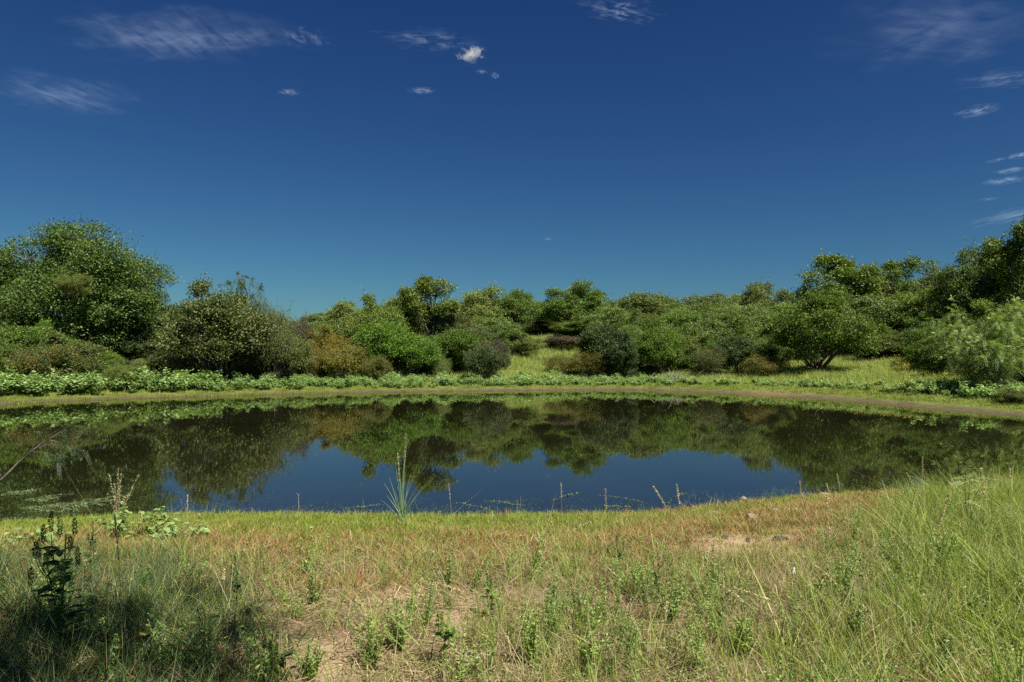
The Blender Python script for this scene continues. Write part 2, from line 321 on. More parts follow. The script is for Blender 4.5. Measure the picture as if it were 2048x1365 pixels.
# ------------------------------------------------------------------ tree and shrub prototypes
def limb(W, p, q, r0, r1, r, wig=.12, n=6, k=5):
    p, q = np.asarray(p, float), np.asarray(q, float); L = np.linalg.norm(q - p)
    mid = (p + q) / 2 + r.normal(0, wig * L, 3) + np.array([0, 0, .12 * L])
    pts = bez(p, q, mid, n); pts[1:-1] += r.normal(0, .02 * L, (n - 2, 3)); tube(W, pts, r0, r1, k)
    return pts
def crown(seed, Wd, H, base=.2, lobes=12, clumps=34, leaves=26, L=.17, Lw=.10, lobe_r=.24, shoots=20, stems=1, clump_r=.26, fill=.25, squash=.78, shell=(.45, .95), up=.5, trunk=.16):
    r = RS(seed); S, W = Soup(), Soup()
    cz = H * (base + (1 - base) * .5); hz = H * (1 - base) * .5
    cen = []
    for i in range(lobes):
        for _ in range(60):
            v = r.normal(size=3); v /= np.linalg.norm(v); q = r.uniform(*shell)
            if v[2] < -.75: continue
            rr = lobe_r * Wd * r.uniform(.6, 1.4)
            c = np.array([v[0] * q * max(Wd / 2 - rr * .9, .1), v[1] * q * max(Wd / 2 - rr * .9, .1), cz + v[2] * q * max(hz - rr * squash * .9, .1)])
            if all(np.linalg.norm(c - d[0]) > rr * .62 for d in cen): break
        cen.append((c, rr))
    cen.append((np.array([0, 0, cz + hz * .25]), lobe_r * Wd * 1.1))
    forks = [np.array([r.normal(0, .05) * Wd, r.normal(0, .05) * Wd, H * base * r.uniform(.55, 1.0)]) for _ in range(stems)]
    for fk in forks:
        b0 = np.array([fk[0] * .6 + r.normal(0, .02) * Wd * (stems > 1), fk[1] * .6, -.25])
        tube(W, bez(b0, fk, (b0 + fk) / 2 + r.normal(0, .04, 3)), trunk, trunk * .75, 7)
    for c, rr in cen:
        fk = forks[r.randint(len(forks))]
        tr = max(trunk * .55 * (rr / (lobe_r * Wd)), .02); limb(W, fk, c, tr, tr * .35, r, .10, 7)
        n = clumps; v = r.normal(size=(n, 3)); v[:, 2] += .35; v = norm(v)
        out = norm(c - np.array([0, 0, cz]) + 1e-6); v = norm(v + out * .35)
        cp = c + v * rr * r.uniform(.72, 1.08, (n, 1)) * np.array([1, 1, squash])
        for q in cp[::max(1, n // 7)]: limb(W, c, q, tr * .35, .008, r, .08, 4, 4)
        lf = r.poisson(leaves, n) + 3; P = np.repeat(cp, lf, 0) + r.normal(0, clump_r, (lf.sum(), 3)) * np.array([1, 1, .62])
        tt = np.repeat(r.uniform(.1, .9, n), lf) + r.normal(0, .16, lf.sum())
        add_leaves(S, P, L, Lw, np.clip(tt, 0, 1), r, up, axis=np.repeat(v, lf, 0) * .7, fold=.12)
        nf = int(n * leaves * fill)
        if nf:
            P = c + norm(r.normal(size=(nf, 3))) * rr * (r.uniform(0, 1, (nf, 1)) ** .5) * .8 * np.array([1, 1, squash])
            add_leaves(S, P, L * 1.15, Lw * 1.2, np.clip(r.normal(.4, .2, nf), 0, 1), r, up)
    for i in range(shoots):
        c, rr = cen[r.randint(len(cen))]
        v = r.normal(size=3); v[2] = abs(v[2]) * 1.1 + .25; v /= np.linalg.norm(v)
        p0 = c + v * rr * .7 * np.array([1, 1, squash]); p1 = c + v * rr * np.array([1, 1, squash]) * 1.05 + v * r.uniform(.2, .95) * (Wd / 9 + .3)
        pts = limb(W, p0, p1, .014, .004, r, .08, 7, 4); ns = 26
        sel = pts[r.randint(0, 7, ns)] + r.normal(0, .07, (ns, 3)); add_leaves(S, sel, L * .9, Lw * .85, r.uniform(.3, 1, ns), r, .4, axis=v[None] * 1.0)
    return S, W
def fronds(S, P, A, r, L=.34, pairs=9, lw=.022, ll=.10, t=None):
    """pinnate mesquite leaves: rachis arc from P along A, leaflets either side"""
    n = len(P); A = norm(A); s = norm(np.cross(A, np.array([0, 0, 1.]) + r.normal(0, .25, (n, 3))))
    Ls = L * r.uniform(.7, 1.2, (n, 1)); tt = r.uniform(0, 1, n) if t is None else t
    for k in range(pairs):
        x = (k + .7) / pairs
        c = P + A * Ls * x + np.array([0, 0, -1.]) * Ls * .45 * x * x
        for sg in (-1, 1):
            d = norm(s * sg + A * .35 + np.array([0, 0, -.15])); tip = c + d * ll * (1 - .45 * abs(x - .4)) ; w = A * lw * .5
            V = np.stack([c, (c + tip) / 2 + w, tip, (c + tip) / 2 - w], 1); S.add(V.reshape(-1, 3), quads_of(n), np.repeat(tt, 4))
def feathery(seed, Wd, H, base=.15, n_limb=16, n_tw=26, per=13, **kw):
    r = RS(seed); S, W = Soup(), Soup()
    for i in range(n_limb):
        a = r.uniform(0, 2 * PI); q = Wd / 2 * r.uniform(.35, .95); z = H * r.uniform(max(base, .3), .92) * (1 - .25 * (q / (Wd / 2)) ** 2)
        e = np.array([q * math.cos(a), q * math.sin(a), z]); pts = limb(W, (r.normal(0, .08), r.normal(0, .08), -.1), e, .07, .018, r, .1, 9)
        for j in range(n_tw):
            b = pts[r.randint(4, 9)] + r.normal(0, .1, 3); d = norm(e / np.linalg.norm(e) * np.array([1, 1, .2]) + r.normal(0, .65, 3)); ln = r.uniform(.5, 1.2) * Wd / 7
            tp = b + d * ln; tp[2] -= .35 * ln * r.uniform(.3, 1); tw = bez(b, tp, (b + tp) / 2 + np.array([0, 0, .2 * ln]), 6); tube(W, tw, .010, .003, 4)
            pp = tw[r.randint(1, 6, per)] + r.normal(0, .03, (per, 3)); ax = r.normal(0, 1, (per, 3)) * .8 + d; fronds(S, pp, ax, r, **kw)
    return S, W
protos = {}
def reg(name, S, W, Wd, H):
    """crown and wood meshes plus the size they really have"""
    V = np.concatenate(S.V); lo, hi = np.percentile(V, .4, axis=0), np.percentile(V, 99.7, axis=0)
    protos[name] = (S.mesh(name + '_crown', [M['oak']]), W.mesh(name + '_wood', [M['bark']], smooth=True), max(hi[0] - lo[0], hi[1] - lo[1]), hi[2])
reg('big', *crown(12, 11.6, 10.8, .02, 46, 46, 36, .145, .085, .135, 90, 3, .24, .3, trunk=.20, shell=(.35, .93)), 0, 0)
reg('oak_a', *crown(21, 8.5, 8.5, .10, 28, 34, 26, .17, .10, .15, 44, 1, .22, .3, shell=(.5, 1.02)), 0, 0)
reg('oak_b', *crown(22, 8.5, 8.0, .08, 30, 32, 26, .17, .10, .145, 44, 2, .22, .3, shell=(.5, 1.04)), 0, 0)
reg('oak_c', *crown(23, 9.0, 8.0, .08, 26, 36, 27, .17, .10, .16, 36, 1, .24, .3, shell=(.5, 1.02)), 0, 0)
reg('airy', *crown(31, 7.0, 10., .30, 16, 30, 26, .18, .11, .125, 22, 1, .24, .15, shell=(.55, 1.0)), 0, 0)
reg('airy_b', *crown(32, 7.0, 10., .42, 14, 28, 24, .18, .11, .125, 16, 2, .24, .1, shell=(.6, 1.0)), 0, 0)
reg('shrub_a', *crown(41, 6., 5.0, .0, 28, 32, 25, .14, .09, .15, 70, 4, .18, .3, trunk=.06, shell=(.5, 1.05)), 0, 0)
reg('shrub_b', *crown(42, 6., 5.5, .0, 30, 30, 24, .13, .08, .14, 90, 5, .18, .3, trunk=.06, shell=(.5, 1.1)), 0, 0)
reg('shrub_c', *crown(43, 5., 3.2, .0, 22, 28, 22, .11, .07, .15, 70, 5, .14, .3, trunk=.04, shell=(.5, 1.1)), 0, 0)
reg('scrub', *crown(44, 5., 4.0, .0, 18, 30, 17, .09, .05, .17, 120, 7, .2, .1, trunk=.035), 0, 0)
reg('feather', *feathery(51, 8., 5.2, .10, 26, 30, 14), 0, 0)
reg('willow', *feathery(52, 4., 8.0, .45, 16, 24, 12, L=.4, ll=.11), 0, 0)

TREES = []
def plant(proto, name, px, top, w, Y, mat, label, cat='tree', group=None, sink=0.0, dx=0, rz=None, seed=None):
    cm, wm, pw, ph = protos[proto]; X = (px - 1024) / F * Y
    z = G(X, Y) - sink; h = CAMZ + (HOR - top) / F * Y - z; wd = w / F * Y; r = random.Random(seed if seed is not None else int(px * 7 + Y * 13))
    e = bpy.data.objects.new(name, None); C.objects.link(e); e.location = (X, Y, z); e.rotation_euler = (0, 0, r.uniform(0, 6.28) if rz is None else rz)
    s = wd / pw; sz = h / ph; e.scale = (s, s, sz); e.empty_display_size = .3
    tag(e, label, cat, group)
    c = bpy.data.objects.new('crown' if cat == 'tree' else 'foliage', cm); C.objects.link(c); c.parent = e
    c.material_slots[0].link = 'OBJECT'; c.material_slots[0].material = M[mat]
    t = bpy.data.objects.new('trunk' if cat == 'tree' else 'stem', wm); C.objects.link(t); t.parent = e
    return e
EDGE, RIDGE, SCR = 'trees standing behind the pond', 'oaks along the far ridge', 'bushes along the far bank'
# left bank
plant('big', 'oak_tree', 168, 455, 312, 51, 'oak_deep', 'tallest broad round-topped green oak, at the far left behind the pond', group=EDGE, rz=2.6)
plant('oak_a', 'oak_tree', 6, 503, 130, 54, 'oak_deep', 'oak cut by the left edge of the photo, next to the biggest oak', group=EDGE)
plant('oak_b', 'oak_tree', 300, 585, 120, 56, 'oak_dark', 'dark oak filling the gap on the right flank of the biggest oak', group=EDGE)
plant('shrub_b', 'bushy_tree', 425, 563, 205, 46.5, 'olive', 'olive bushy tree with leaves down to the bank, just right of the biggest oak', group=EDGE)
plant('willow', 'willow_tree', 492, 552, 88, 51, 'feather_dim', 'wispy blue-green tree top rising behind the olive bushy tree', group=EDGE)
plant('scrub', 'leaning_tree', 540, 598, 120, 48, 'olive', 'thin tree with loose sprays reaching out over the gap of low sky', group=EDGE)
plant('scrub', 'twiggy_bush', 600, 628, 62, 55, 'brownbush', 'small brownish twiggy bush in the low gap of the skyline', 'bush', SCR)
plant('shrub_c', 'vine', 150, 548, 70, 45.3, 'yellowgreen', 'bright yellow-green vine patch climbing the front of the biggest oak', 'vine', sink=-5.7)
plant('shrub_a', 'bush', 45, 655, 165, 45, 'oak', 'pale green rank bush at the far left under the edge oak', 'bush', SCR)
plant('shrub_b', 'bush', 130, 668, 150, 44, 'oak_grey', 'grey-green leggy bush at the foot of the biggest oak', 'bush', SCR)
plant('shrub_c', 'bush', 100, 692, 135, 41.6, 'autumn', 'low bush with orange and yellow turning leaves at the far left', 'bush', SCR)
plant('scrub', 'bush', 238, 724, 70, 41.5, 'yellowgreen', 'small yellowish bush with a dead stump among the pale weeds', 'bush', SCR)
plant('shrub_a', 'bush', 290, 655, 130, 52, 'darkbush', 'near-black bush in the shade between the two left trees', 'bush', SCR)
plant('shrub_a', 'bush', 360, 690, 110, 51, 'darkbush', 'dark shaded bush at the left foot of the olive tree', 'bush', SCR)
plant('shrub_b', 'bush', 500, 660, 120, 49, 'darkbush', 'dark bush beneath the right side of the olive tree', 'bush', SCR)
plant('shrub_a', 'bush', 575, 665, 90, 50, 'olive', 'olive-brown bush left of the golden bushes', 'bush', SCR)
plant('shrub_b', 'bush', 655, 655, 120, 55, 'gold', 'largest golden-leaved bush on the far bank', 'bush', SCR)
plant('scrub', 'bush', 620, 695, 90, 52, 'gold', 'golden bush at the left end of the golden clump', 'bush', SCR)
plant('shrub_c', 'bush', 690, 690, 100, 51.5, 'gold', 'low golden bush in front of the largest golden one', 'bush', SCR)
plant('shrub_c', 'bush', 752, 712, 66, 51.5, 'autumn', 'small orange-tinged bush at the right end of the golden clump', 'bush', SCR)
# middle left mass
plant('shrub_b', 'tree', 757, 592, 125, 58, 'yellowgreen', 'yellow-green ragged tree rising behind the golden bushes', group=EDGE)
plant('shrub_a', 'tree', 720, 625, 120, 60, 'yellowgreen', 'lower yellow-green tree left of the ragged one', group=EDGE)
plant('airy', 'dark_tree', 860, 553, 125, 61, 'oak', 'dark upright tree whose crown sticks up over the left part of the wood', group=EDGE)
plant('oak_b', 'tree', 838, 610, 140, 63, 'oak_dark', 'round dark tree below the upright dark crown', group=EDGE)
plant('shrub_a', 'bush', 770, 645, 105, 55.5, 'vivid', 'vivid green bush right behind the golden clump', 'bush', SCR)
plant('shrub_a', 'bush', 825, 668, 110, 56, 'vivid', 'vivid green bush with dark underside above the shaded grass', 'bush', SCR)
plant('oak_c', 'tree', 925, 628, 120, 62, 'olive', 'olive round tree between the upright dark tree and the grassy clearing', group=EDGE)
plant('shrub_a', 'bush', 905, 660, 110, 59, 'vivid', 'green bush left of the grassy clearing', 'bush', SCR)
plant('shrub_b', 'bush', 985, 655, 90, 62, 'oak', 'upper green bush at the left rim of the grassy clearing', 'bush', SCR)
plant('shrub_c', 'bush', 972, 690, 98, 54.5, 'darkbush', 'dark low bush standing alone in front of the grassy clearing', 'bush', SCR)
plant('scrub', 'bush', 985, 676, 80, 57.5, 'brownbush', 'brown seedy bush behind the lone dark bush', 'bush', SCR)
# ridge
for q in [('oak_a', 640, 626, 90, 96, 'oak_grey', 'lowest oak at the left end of the far ridge'),
          ('oak_b', 700, 604, 110, 96, 'oak_grey', 'second oak from the left end of the far ridge'),
          ('oak_c', 790, 596, 120, 92, 'oak_grey', 'ridge oak showing left of the upright dark tree'),
          ('oak_a', 905, 600, 110, 92, 'oak_grey', 'ridge oak just right of the upright dark tree'),
          ('oak_b', 968, 576, 135, 86, 'oak_grey', 'greyish ridge oak with a peaked top above the clearing'),
          ('oak_c', 1048, 581, 110, 86, 'oak', 'ridge oak between the peaked oak and the fine round oak'),
          ('oak_b', 1150, 566, 142, 80, 'oak', 'fine round oak with bare inner limbs above the grassy clearing'),
          ('oak_a', 1275, 587, 150, 90, 'oak_grey', 'broad greyish ridge oak right of the fine round oak'),
          ('oak_c', 1338, 592, 120, 98, 'oak_grey', 'far ridge oak left of the low even stretch of skyline'),
          ('oak_b', 1420, 588, 130, 100, 'oak_grey', 'far ridge oak in the middle of the low even skyline'),
          ('oak_a', 1475, 590, 110, 98, 'oak', 'far ridge oak left of the rusty grey oak'),
          ('oak_b', 1530, 566, 112, 84, 'oak_grey', 'rusty grey oak poking above the even skyline'),
          ('oak_c', 1590, 588, 90, 90, 'oak_grey', 'low ridge oak between the rusty grey oak and the tall airy oak')]:
    plant(q[0], 'oak_tree', q[1], q[2], q[3], q[4], q[5], q[6], group=RIDGE)
# middle tier
for q in [('oak_c', 1075, 640, 120, 84, 'oak_grey', 'grey-green tree at the head of the grassy clearing'),
          ('oak_a', 1165, 640, 130, 76, 'oak', 'green tree right of the head of the grassy clearing'),
          ('oak_b', 1225, 615, 120, 72, 'oak_grey', 'grey-green tree behind the dark bushes right of the clearing'),
          ('oak_a', 1360, 622, 130, 74, 'oak', 'green tree in the second row below the even skyline'),
          ('oak_c', 1290, 628, 120, 72, 'oak_grey', 'greyish tree in the second row over the small vivid bush'),
          ('oak_b', 1440, 628, 150, 66, 'oak', 'wide green tree left of the lone vivid green tree'),
          ('oak_a', 1505, 610, 120, 70, 'oak_grey', 'greyish tree under the rusty grey oak'),
          ('oak_c', 1575, 625, 110, 64, 'oak', 'green tree at the left shoulder of the lone vivid tree')]:
    plant(q[0], 'tree', q[1], q[2], q[3], q[4], q[5], q[6], group=EDGE)
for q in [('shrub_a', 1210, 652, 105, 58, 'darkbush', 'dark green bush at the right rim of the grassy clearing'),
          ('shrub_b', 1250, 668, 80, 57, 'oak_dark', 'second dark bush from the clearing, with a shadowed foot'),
          ('shrub_a', 1318, 655, 92, 57.5, 'vivid', 'small vivid green bush above the pale weeds'),
          ('shrub_b', 1385, 660, 90, 60, 'oak', 'bush between the small vivid bush and the brush pile'),
          ('shrub_a', 1475, 672, 90, 57, 'oak_dark', 'grey-green rounded bush behind the yellow flowers'),
          ('scrub', 1420, 690, 90, 56, 'olive', 'olive scrub behind the grey brush pile'),
          ('scrub', 1175, 695, 90, 57, 'gold', 'yellow bush on the lower right of the grassy clearing'),
          ('scrub', 1115, 708, 80, 60, 'autumn', 'low yellowish scrub in the grassy clearing'),
          ('scrub', 1525, 708, 95, 53.5, 'autumn', 'low bush with yellow-orange tops left of the lone vivid tree'),
          ('shrub_b', 1050, 668, 70, 68, 'olive', 'olive patch of scrub on the upper left of the clearing'),
          ('shrub_c', 1130, 672, 90, 71, 'brownbush', 'brown scrub on the upper right of the clearing'),
          ('shrub_b', 1545, 672, 85, 60, 'oak', 'bush tucked beside the left skirt of the lone vivid tree'),
          ('shrub_a', 1770, 672, 110, 62, 'oak_grey', 'greyish bush at the back of the bright meadow'),
          ('shrub_b', 1845, 668, 100, 60, 'oak_dark', 'dark bush at the top of the bright meadow'),
          ('scrub', 1880, 690, 90, 50, 'olive', 'dry scrub left of the feathery mesquite'),
          ('shrub_a', 1925, 660, 110, 52, 'darkbush', 'dark bush behind the feathery mesquite'),
          ('shrub_a', 2035, 700, 120, 40, 'darkbush', 'dark bush at the right edge, under the mesquite boughs')]:
    plant(q[0], 'bush', q[1], q[2], q[3], q[4], q[5], q[6], 'bush', SCR)
# right
plant('oak_c', 'vivid_tree', 1640, 580, 205, 53.5, 'vivid', 'lone vivid green round tree on the meadow with a black shadow beneath', group=EDGE, sink=.7)
plant('airy', 'oak_tree', 1672, 512, 150, 72, 'oak', 'tall airy oak breaking the skyline behind the lone vivid tree', group=EDGE)
plant('airy_b', 'oak_tree', 1742, 532, 100, 74, 'olive', 'paler see-through oak between the two tall airy oaks', group=EDGE)
plant('airy_b', 'oak_tree', 1815, 515, 110, 73, 'oak', 'tall oak with a bunched top and bare upper trunk', group=EDGE)
plant('oak_a', 'oak_tree', 1745, 590, 160, 68, 'oak_grey', 'grey-brown oak right of the lone vivid tree', group=EDGE)
plant('oak_b', 'oak_tree', 1835, 580, 150, 66, 'oak', 'green oak beneath the tall oak with the bunched top', group=EDGE)
plant('oak_c', 'oak_tree', 1885, 545, 110, 68, 'oak_grey', 'oak in the dip before the wood climbs to the right edge', group=EDGE)
plant('oak_b', 'oak_tree', 1945, 503, 150, 60, 'oak', 'large dense oak second from the right edge of the wood', group=EDGE)
plant('oak_a', 'oak_tree', 2030, 500, 160, 54, 'oak_dark', 'large dark oak at the right edge behind the mesquite', group=EDGE)
plant('airy', 'oak_tree', 2072, 428, 160, 50, 'oak', 'tallest oak of the right side, its top cut by the right edge of the photo', group=EDGE)
plant('oak_b', 'oak_tree', 1990, 585, 150, 51, 'oak', 'leafy oak directly behind the feathery mesquite', group=EDGE)
plant('feather', 'mesquite_tree', 2012, 612, 285, 37, 'feather', 'feathery pale green mesquite hanging over the right bank', group=EDGE)
plant('scrub', 'bush', 2040, 775, 110, 31, 'olive', 'low rough weeds clump on the right bank by the mud', 'bush', SCR)

# ------------------------------------------------------------------ masses (geometry nodes scatters)
def scatter(name, meshes, P, rot, scl, idx, label, cat=None):
    col = bpy.data.collections.new(name + '_kinds')
    for i, (mm_) in enumerate(meshes):
        o = bpy.data.objects.new('%s_kind_%02d' % (name, i), mm_); col.objects.link(o)
    me = bpy.data.meshes.new(name); n = len(P)
    me.vertices.add(n); me.vertices.foreach_set('co', np.asarray(P, np.float32).ravel())
    a = me.attributes.new('rot', 'FLOAT_VECTOR', 'POINT'); a.data.foreach_set('vector', np.asarray(rot, np.float32).ravel())
    a = me.attributes.new('scl', 'FLOAT_VECTOR', 'POINT'); a.data.foreach_set('vector', np.asarray(scl, np.float32).ravel())
    a = me.attributes.new('idx', 'INT', 'POINT'); a.data.foreach_set('value', np.asarray(idx, np.int32))
    ob = bpy.data.objects.new(name, me); C.objects.link(ob)
    g = bpy.data.node_groups.new(name, 'GeometryNodeTree'); g.is_modifier = True
    g.interface.new_socket('Geometry', in_out='INPUT', socket_type='NodeSocketGeometry'); g.interface.new_socket('Geometry', in_out='OUTPUT', socket_type='NodeSocketGeometry')
    N, Lk = g.nodes, g.links
    gi, go = N.new('NodeGroupInput'), N.new('NodeGroupOutput'); ci = N.new('GeometryNodeCollectionInfo'); ip = N.new('GeometryNodeInstanceOnPoints')
    ci.inputs['Collection'].default_value = col; ci.inputs['Separate Children'].default_value = True; ci.inputs['Reset Children'].default_value = True
    def at(nm, ty): x = N.new('GeometryNodeInputNamedAttribute'); x.data_type = ty; x.inputs['Name'].default_value = nm; return x.outputs['Attribute']
    er = N.new('FunctionNodeEulerToRotation'); Lk.new(at('rot', 'FLOAT_VECTOR'), er.inputs[0])
    Lk.new(gi.outputs[0], ip.inputs['Points']); Lk.new(ci.outputs[0], ip.inputs['Instance']); ip.inputs['Pick Instance'].default_value = True
    Lk.new(at('idx', 'INT'), ip.inputs['Instance Index']); Lk.new(er.outputs[0], ip.inputs['Rotation']); Lk.new(at('scl', 'FLOAT_VECTOR'), ip.inputs['Scale'])
    Lk.new(ip.outputs[0], go.inputs[0])
    md = ob.modifiers.new('scatter', 'NODES'); md.node_group = g
    return tag(ob, label, cat, kind='stuff')
def soup_mesh(fn, mat, name):
    S = Soup(); fn(S); return S.mesh(name, [M[mat]])
def rot_rand(n, r, tilt=.12): return np.stack([r.normal(0, tilt, n), r.normal(0, tilt, n), r.uniform(0, 2 * PI, n)], 1)
def candidates(n, r, y0, y1, side=1.0, pad=1.5):
    """uniform points over the wedge of ground the photo can see"""
    Y = np.sqrt(r.uniform(y0 * y0, y1 * y1, n * 2)); X = r.uniform(-1, 1, n * 2) * (.78 * y1 * side + pad)
    k = np.abs(X) < .80 * Y * side + pad; X, Y = X[k][:n], Y[k][:n]
    return X, Y
def area_of(X, Y): return
def spread(r, y0, y1, dens, pad=1.5, x0=None, x1=None):
    W = .80 * y1 + pad; x0 = -W if x0 is None else x0; x1 = W if x1 is None else x1
    n = int((x1 - x0) * (y1 - y0) * dens); X = r.uniform(x0, x1, n); Y = r.uniform(y0, y1, n)
    k = np.abs(X) < .80 * Y + pad; X, Y = X[k], Y[k]; d = sdist(X, Y); Z = ground(X, Y, d); px, py = px_of(X, Y, Z)
    return X, Y, Z, d, px, py
def g2(px, py, cx, cy, sx, sy): return np.exp(-(((px - cx) / sx) ** 2 + ((py - cy) / sy) ** 2))

# woodland behind everything, one mass
r = RS(5); n = 420; X = r.uniform(-85, 105, n); Y = r.uniform(100, 165, n)
k = (X > -38 * Y / 100 + 4) | (r.uniform(0, 1, n) < .0); X, Y = X[k], Y[k]
X2 = r.uniform(20, 80, 130); Y2 = r.uniform(76, 100, 130); k = X2 > 14 + (Y2 - 70) * .3; X, Y = np.r_[X, X2[k]], np.r_[Y, Y2[k]]
Xl = r.uniform(-75, -34, 26); Yl = r.uniform(58, 80, 26); kl = Xl / Yl < -.44; X, Y = np.r_[X, Xl[kl]], np.r_[Y, Yl[kl]]
Z = ground(X, Y, fine=False); n = len(X)
wood = []
for nm, mt in (('oak_a', 'oak_grey'), ('oak_b', 'oak'), ('oak_c', 'oak_grey')):
    cm = protos[nm][0].copy(); cm.materials[0] = M[mt]; wood.append(cm)
px, py = px_of(X, Y, Z)
# the wood's skyline stays under the named ridge oaks
sky_px = [-400, 600, 640, 700, 760, 900, 1000, 1250, 1500, 1600, 1700, 1900, 2050, 2600]; sky_py = [600, 660, 645, 622, 608, 606, 598, 602, 600, 600, 575, 545, 520, 500]
cap = CAMZ + (HOR - np.interp(px, sky_px, sky_py)) / F * Y - Z
hs = np.clip(cap, 2.5, 11) * r.uniform(.86, 1.0, n)
ws = r.uniform(.8, 1.15, n)
m_ = 330; Xu, Yu = r.uniform(-48, 70, m_), r.uniform(66, 108, m_); ku = (np.abs(Xu / Yu - .065) > .075) | (Yu > 86); ku &= (Xu / Yu > -.30) | (Yu > 90); ku &= ~((Xu > 22) & (Yu < 70)); Xu, Yu = Xu[ku], Yu[ku]; m_ = len(Xu); Zu = ground(Xu, Yu, fine=False)
X, Y, Z = np.r_[X, Xu], np.r_[Y, Yu], np.r_[Z, Zu]; hs = np.r_[hs, r.uniform(2.6, 4.2, m_)]; ws = np.r_[ws, r.uniform(.55, .8, m_)]; n = len(X)
scatter('woodland', wood, np.c_[X, Y, Z], np.c_[np.zeros((n, 2)), r.uniform(0, 6.28, n)], np.c_[ws, ws, hs / 8.2], r.randint(0, 3, n), 'far-off oak wood that reads as one mass behind the ridge', 'woodland')

# thicket knitting the bushes together
tk = []
for nm, mt in (('shrub_b', 'oak'), ('shrub_c', 'oak_deep'), ('scrub', 'olive'), ('shrub_a', 'oak_grey'), ('shrub_b', 'vivid'), ('scrub', 'oak_deep')):
    cm = protos[nm][0].copy(); cm.materials[0] = M[mt]; tk.append(cm)
r = RS(58); X, Y, Z, d, px, py = spread(r, 34, 76, .30, 3)
lo = np.interp(px, [-200, 0, 330, 620, 900, 1000, 1200, 1400, 1520, 1540, 1800, 1900, 2300], [5.5, 8.5, 9, 7., 8, 14, 9, 9, 14, 26, 26, 10, 7])
k = (d > lo) & (d < lo + 13) & ((px < 985) | (px > 1190)); X, Y, Z, d, lo = X[k], Y[k], Z[k], d[k], lo[k]; n = len(X)
s = r.uniform(.28, .62, n) * (1 + .04 * (d - lo)); a_ = s * r.uniform(.8, 1.3, n)
scatter('thicket', tk, np.c_[X, Y, Z], rot_rand(n, r, .2), np.c_[s, s * r.uniform(.7, 1.2, n), a_], r.randint(0, len(tk), n), 'tangled green thicket filling in between the bushes of the far bank', 'thicket')
# pale broad-leaved weeds on the far bank
def weed(S, seed, h=.7, nst=8, nl=24, L=.105, Wl=.095, rad=.38):
    r = RS(seed)
    for i in range(nst):
        a = r.uniform(0, 6.28); q = rad * r.uniform(.2, 1); top = np.array([q * math.cos(a), q * math.sin(a), h * r.uniform(.4, 1.1)])
        tube(S, bez((top[0] * .3, top[1] * .3, -.05), top, (top[0] * .4, top[1] * .4, top[2] * .6), 4), .006, .003, 3, .1)
        x = r.uniform(.25, 1.0, nl) ** .7; ang = r.uniform(0, 6.28, nl); out = np.stack([np.cos(ang), np.sin(ang), np.zeros(nl)], 1)
        P = np.array([top[0], top[1], 0]) * x[:, None] + out * .05 + np.array([0, 0, 1.])[None] * (top[2] * x)[:, None]
        add_leaves(S, P, L, Wl, np.clip(.25 + .6 * x + r.normal(0, .15, nl), 0, 1), r, 1.6, axis=out * 2, spread=.3, fold=-.08, droop=.15)
weeds = [soup_mesh(lambda S, s=s: weed(S, s), 'weed', 'weed') for s in (1, 2, 3)]
r = RS(61)
X, Y, Z, d, px, py = spread(r, 24, 62, 14, 6)
band = np.interp(px, [-300, 0, 180, 430, 470, 560, 600, 800, 1000, 1050, 1330, 1390, 1500, 1560, 1620, 1800, 1860, 2300], [6.5, 7, 5.0, 4.6, 2.2, 2.2, 4.5, 5.5, 5.5, 7.0, 6.5, 3., 1.0, 3.2, 3.2, 2.5, 6, 6])
start = 1.3 + .35 * wob(X, Y, .3, 3, 4.) + np.interp(px, [1000, 1300, 1500, 1700, 2000], [0, .3, 1.2, 1.6, 1.2])
dn = np.interp(px, [0, 500, 501, 1350, 1420, 1800, 1900, 2048], [.6, .6, 1, 1, .45, .45, .8, .8])
dens = sm(0, .8, d - start) * (1 - sm(band * .8, band * 1.15, d - start + wob(X, Y, .15, 3) * 1.2)) * dn * (.18 + .82 * sm(-.35, .25, wob(X, Y, .42, 3, 9.)))
k = (r.uniform(0, 1, len(X)) < dens) & (Y > 20); X, Y, Z, px = X[k], Y[k], Z[k], px[k]; n = len(X)
s = r.uniform(.7, 1.25, n) * np.interp(px, [0, 430, 600, 1000, 1400, 2048], [1.3, 1.1, .75, .62, .5, .75]) * np.clip(1 + .8 * wob(X, Y, .45, 3, 3.), .45, 1.6)
scatter('broadleaf_weeds', weeds, np.c_[X, Y, Z], rot_rand(n, r, .08), np.c_[s, s, s], r.randint(0, 3, n), 'pale green broad-leaved weeds in a band along the far bank', 'weeds')

# meadow grass on the far slopes
def tuft(S, seed, n, rad, h0, h1, w, lean=.35, curl=.35, seg=2, t0=0, t1=1, drop=.25): blades(S, n, rad, h0, h1, w, lean, curl, RS(seed), t0, t1, seg, drop=drop)
mead = [soup_mesh(lambda S, s=s: tuft(S, s, 46, .30, .18, .55, .022), 'meadow', 'tuft') for s in (1, 2, 3, 4)]
r = RS(62)
X, Y, Z, d, px, py = spread(r, 24, 92, 8, 6)
dens = sm(1.2, 2.0, d + .3 * wob(X, Y, .3, 3)) * (1 - sm(34, 42, d)) * np.clip(.8 + .5 * wob(X, Y, .12, 3, 6.), .25, 1)
k = (r.uniform(0, 1, len(X)) < dens) & (Y > 22); X, Y, Z, d = X[k], Y[k], Z[k], d[k]; n = len(X)
s = r.uniform(.7, 1.3, n) * (.45 + .75 * sm(3, 9, d)); sz = s * (1 + .35 * wob(X, Y, .1, 2))
scatter('meadow_grass', mead, np.c_[X, Y, Z], rot_rand(n, r), np.c_[s, s, sz], r.randint(0, 4, n), 'light green meadow grass on the slopes behind the pond', 'grass')
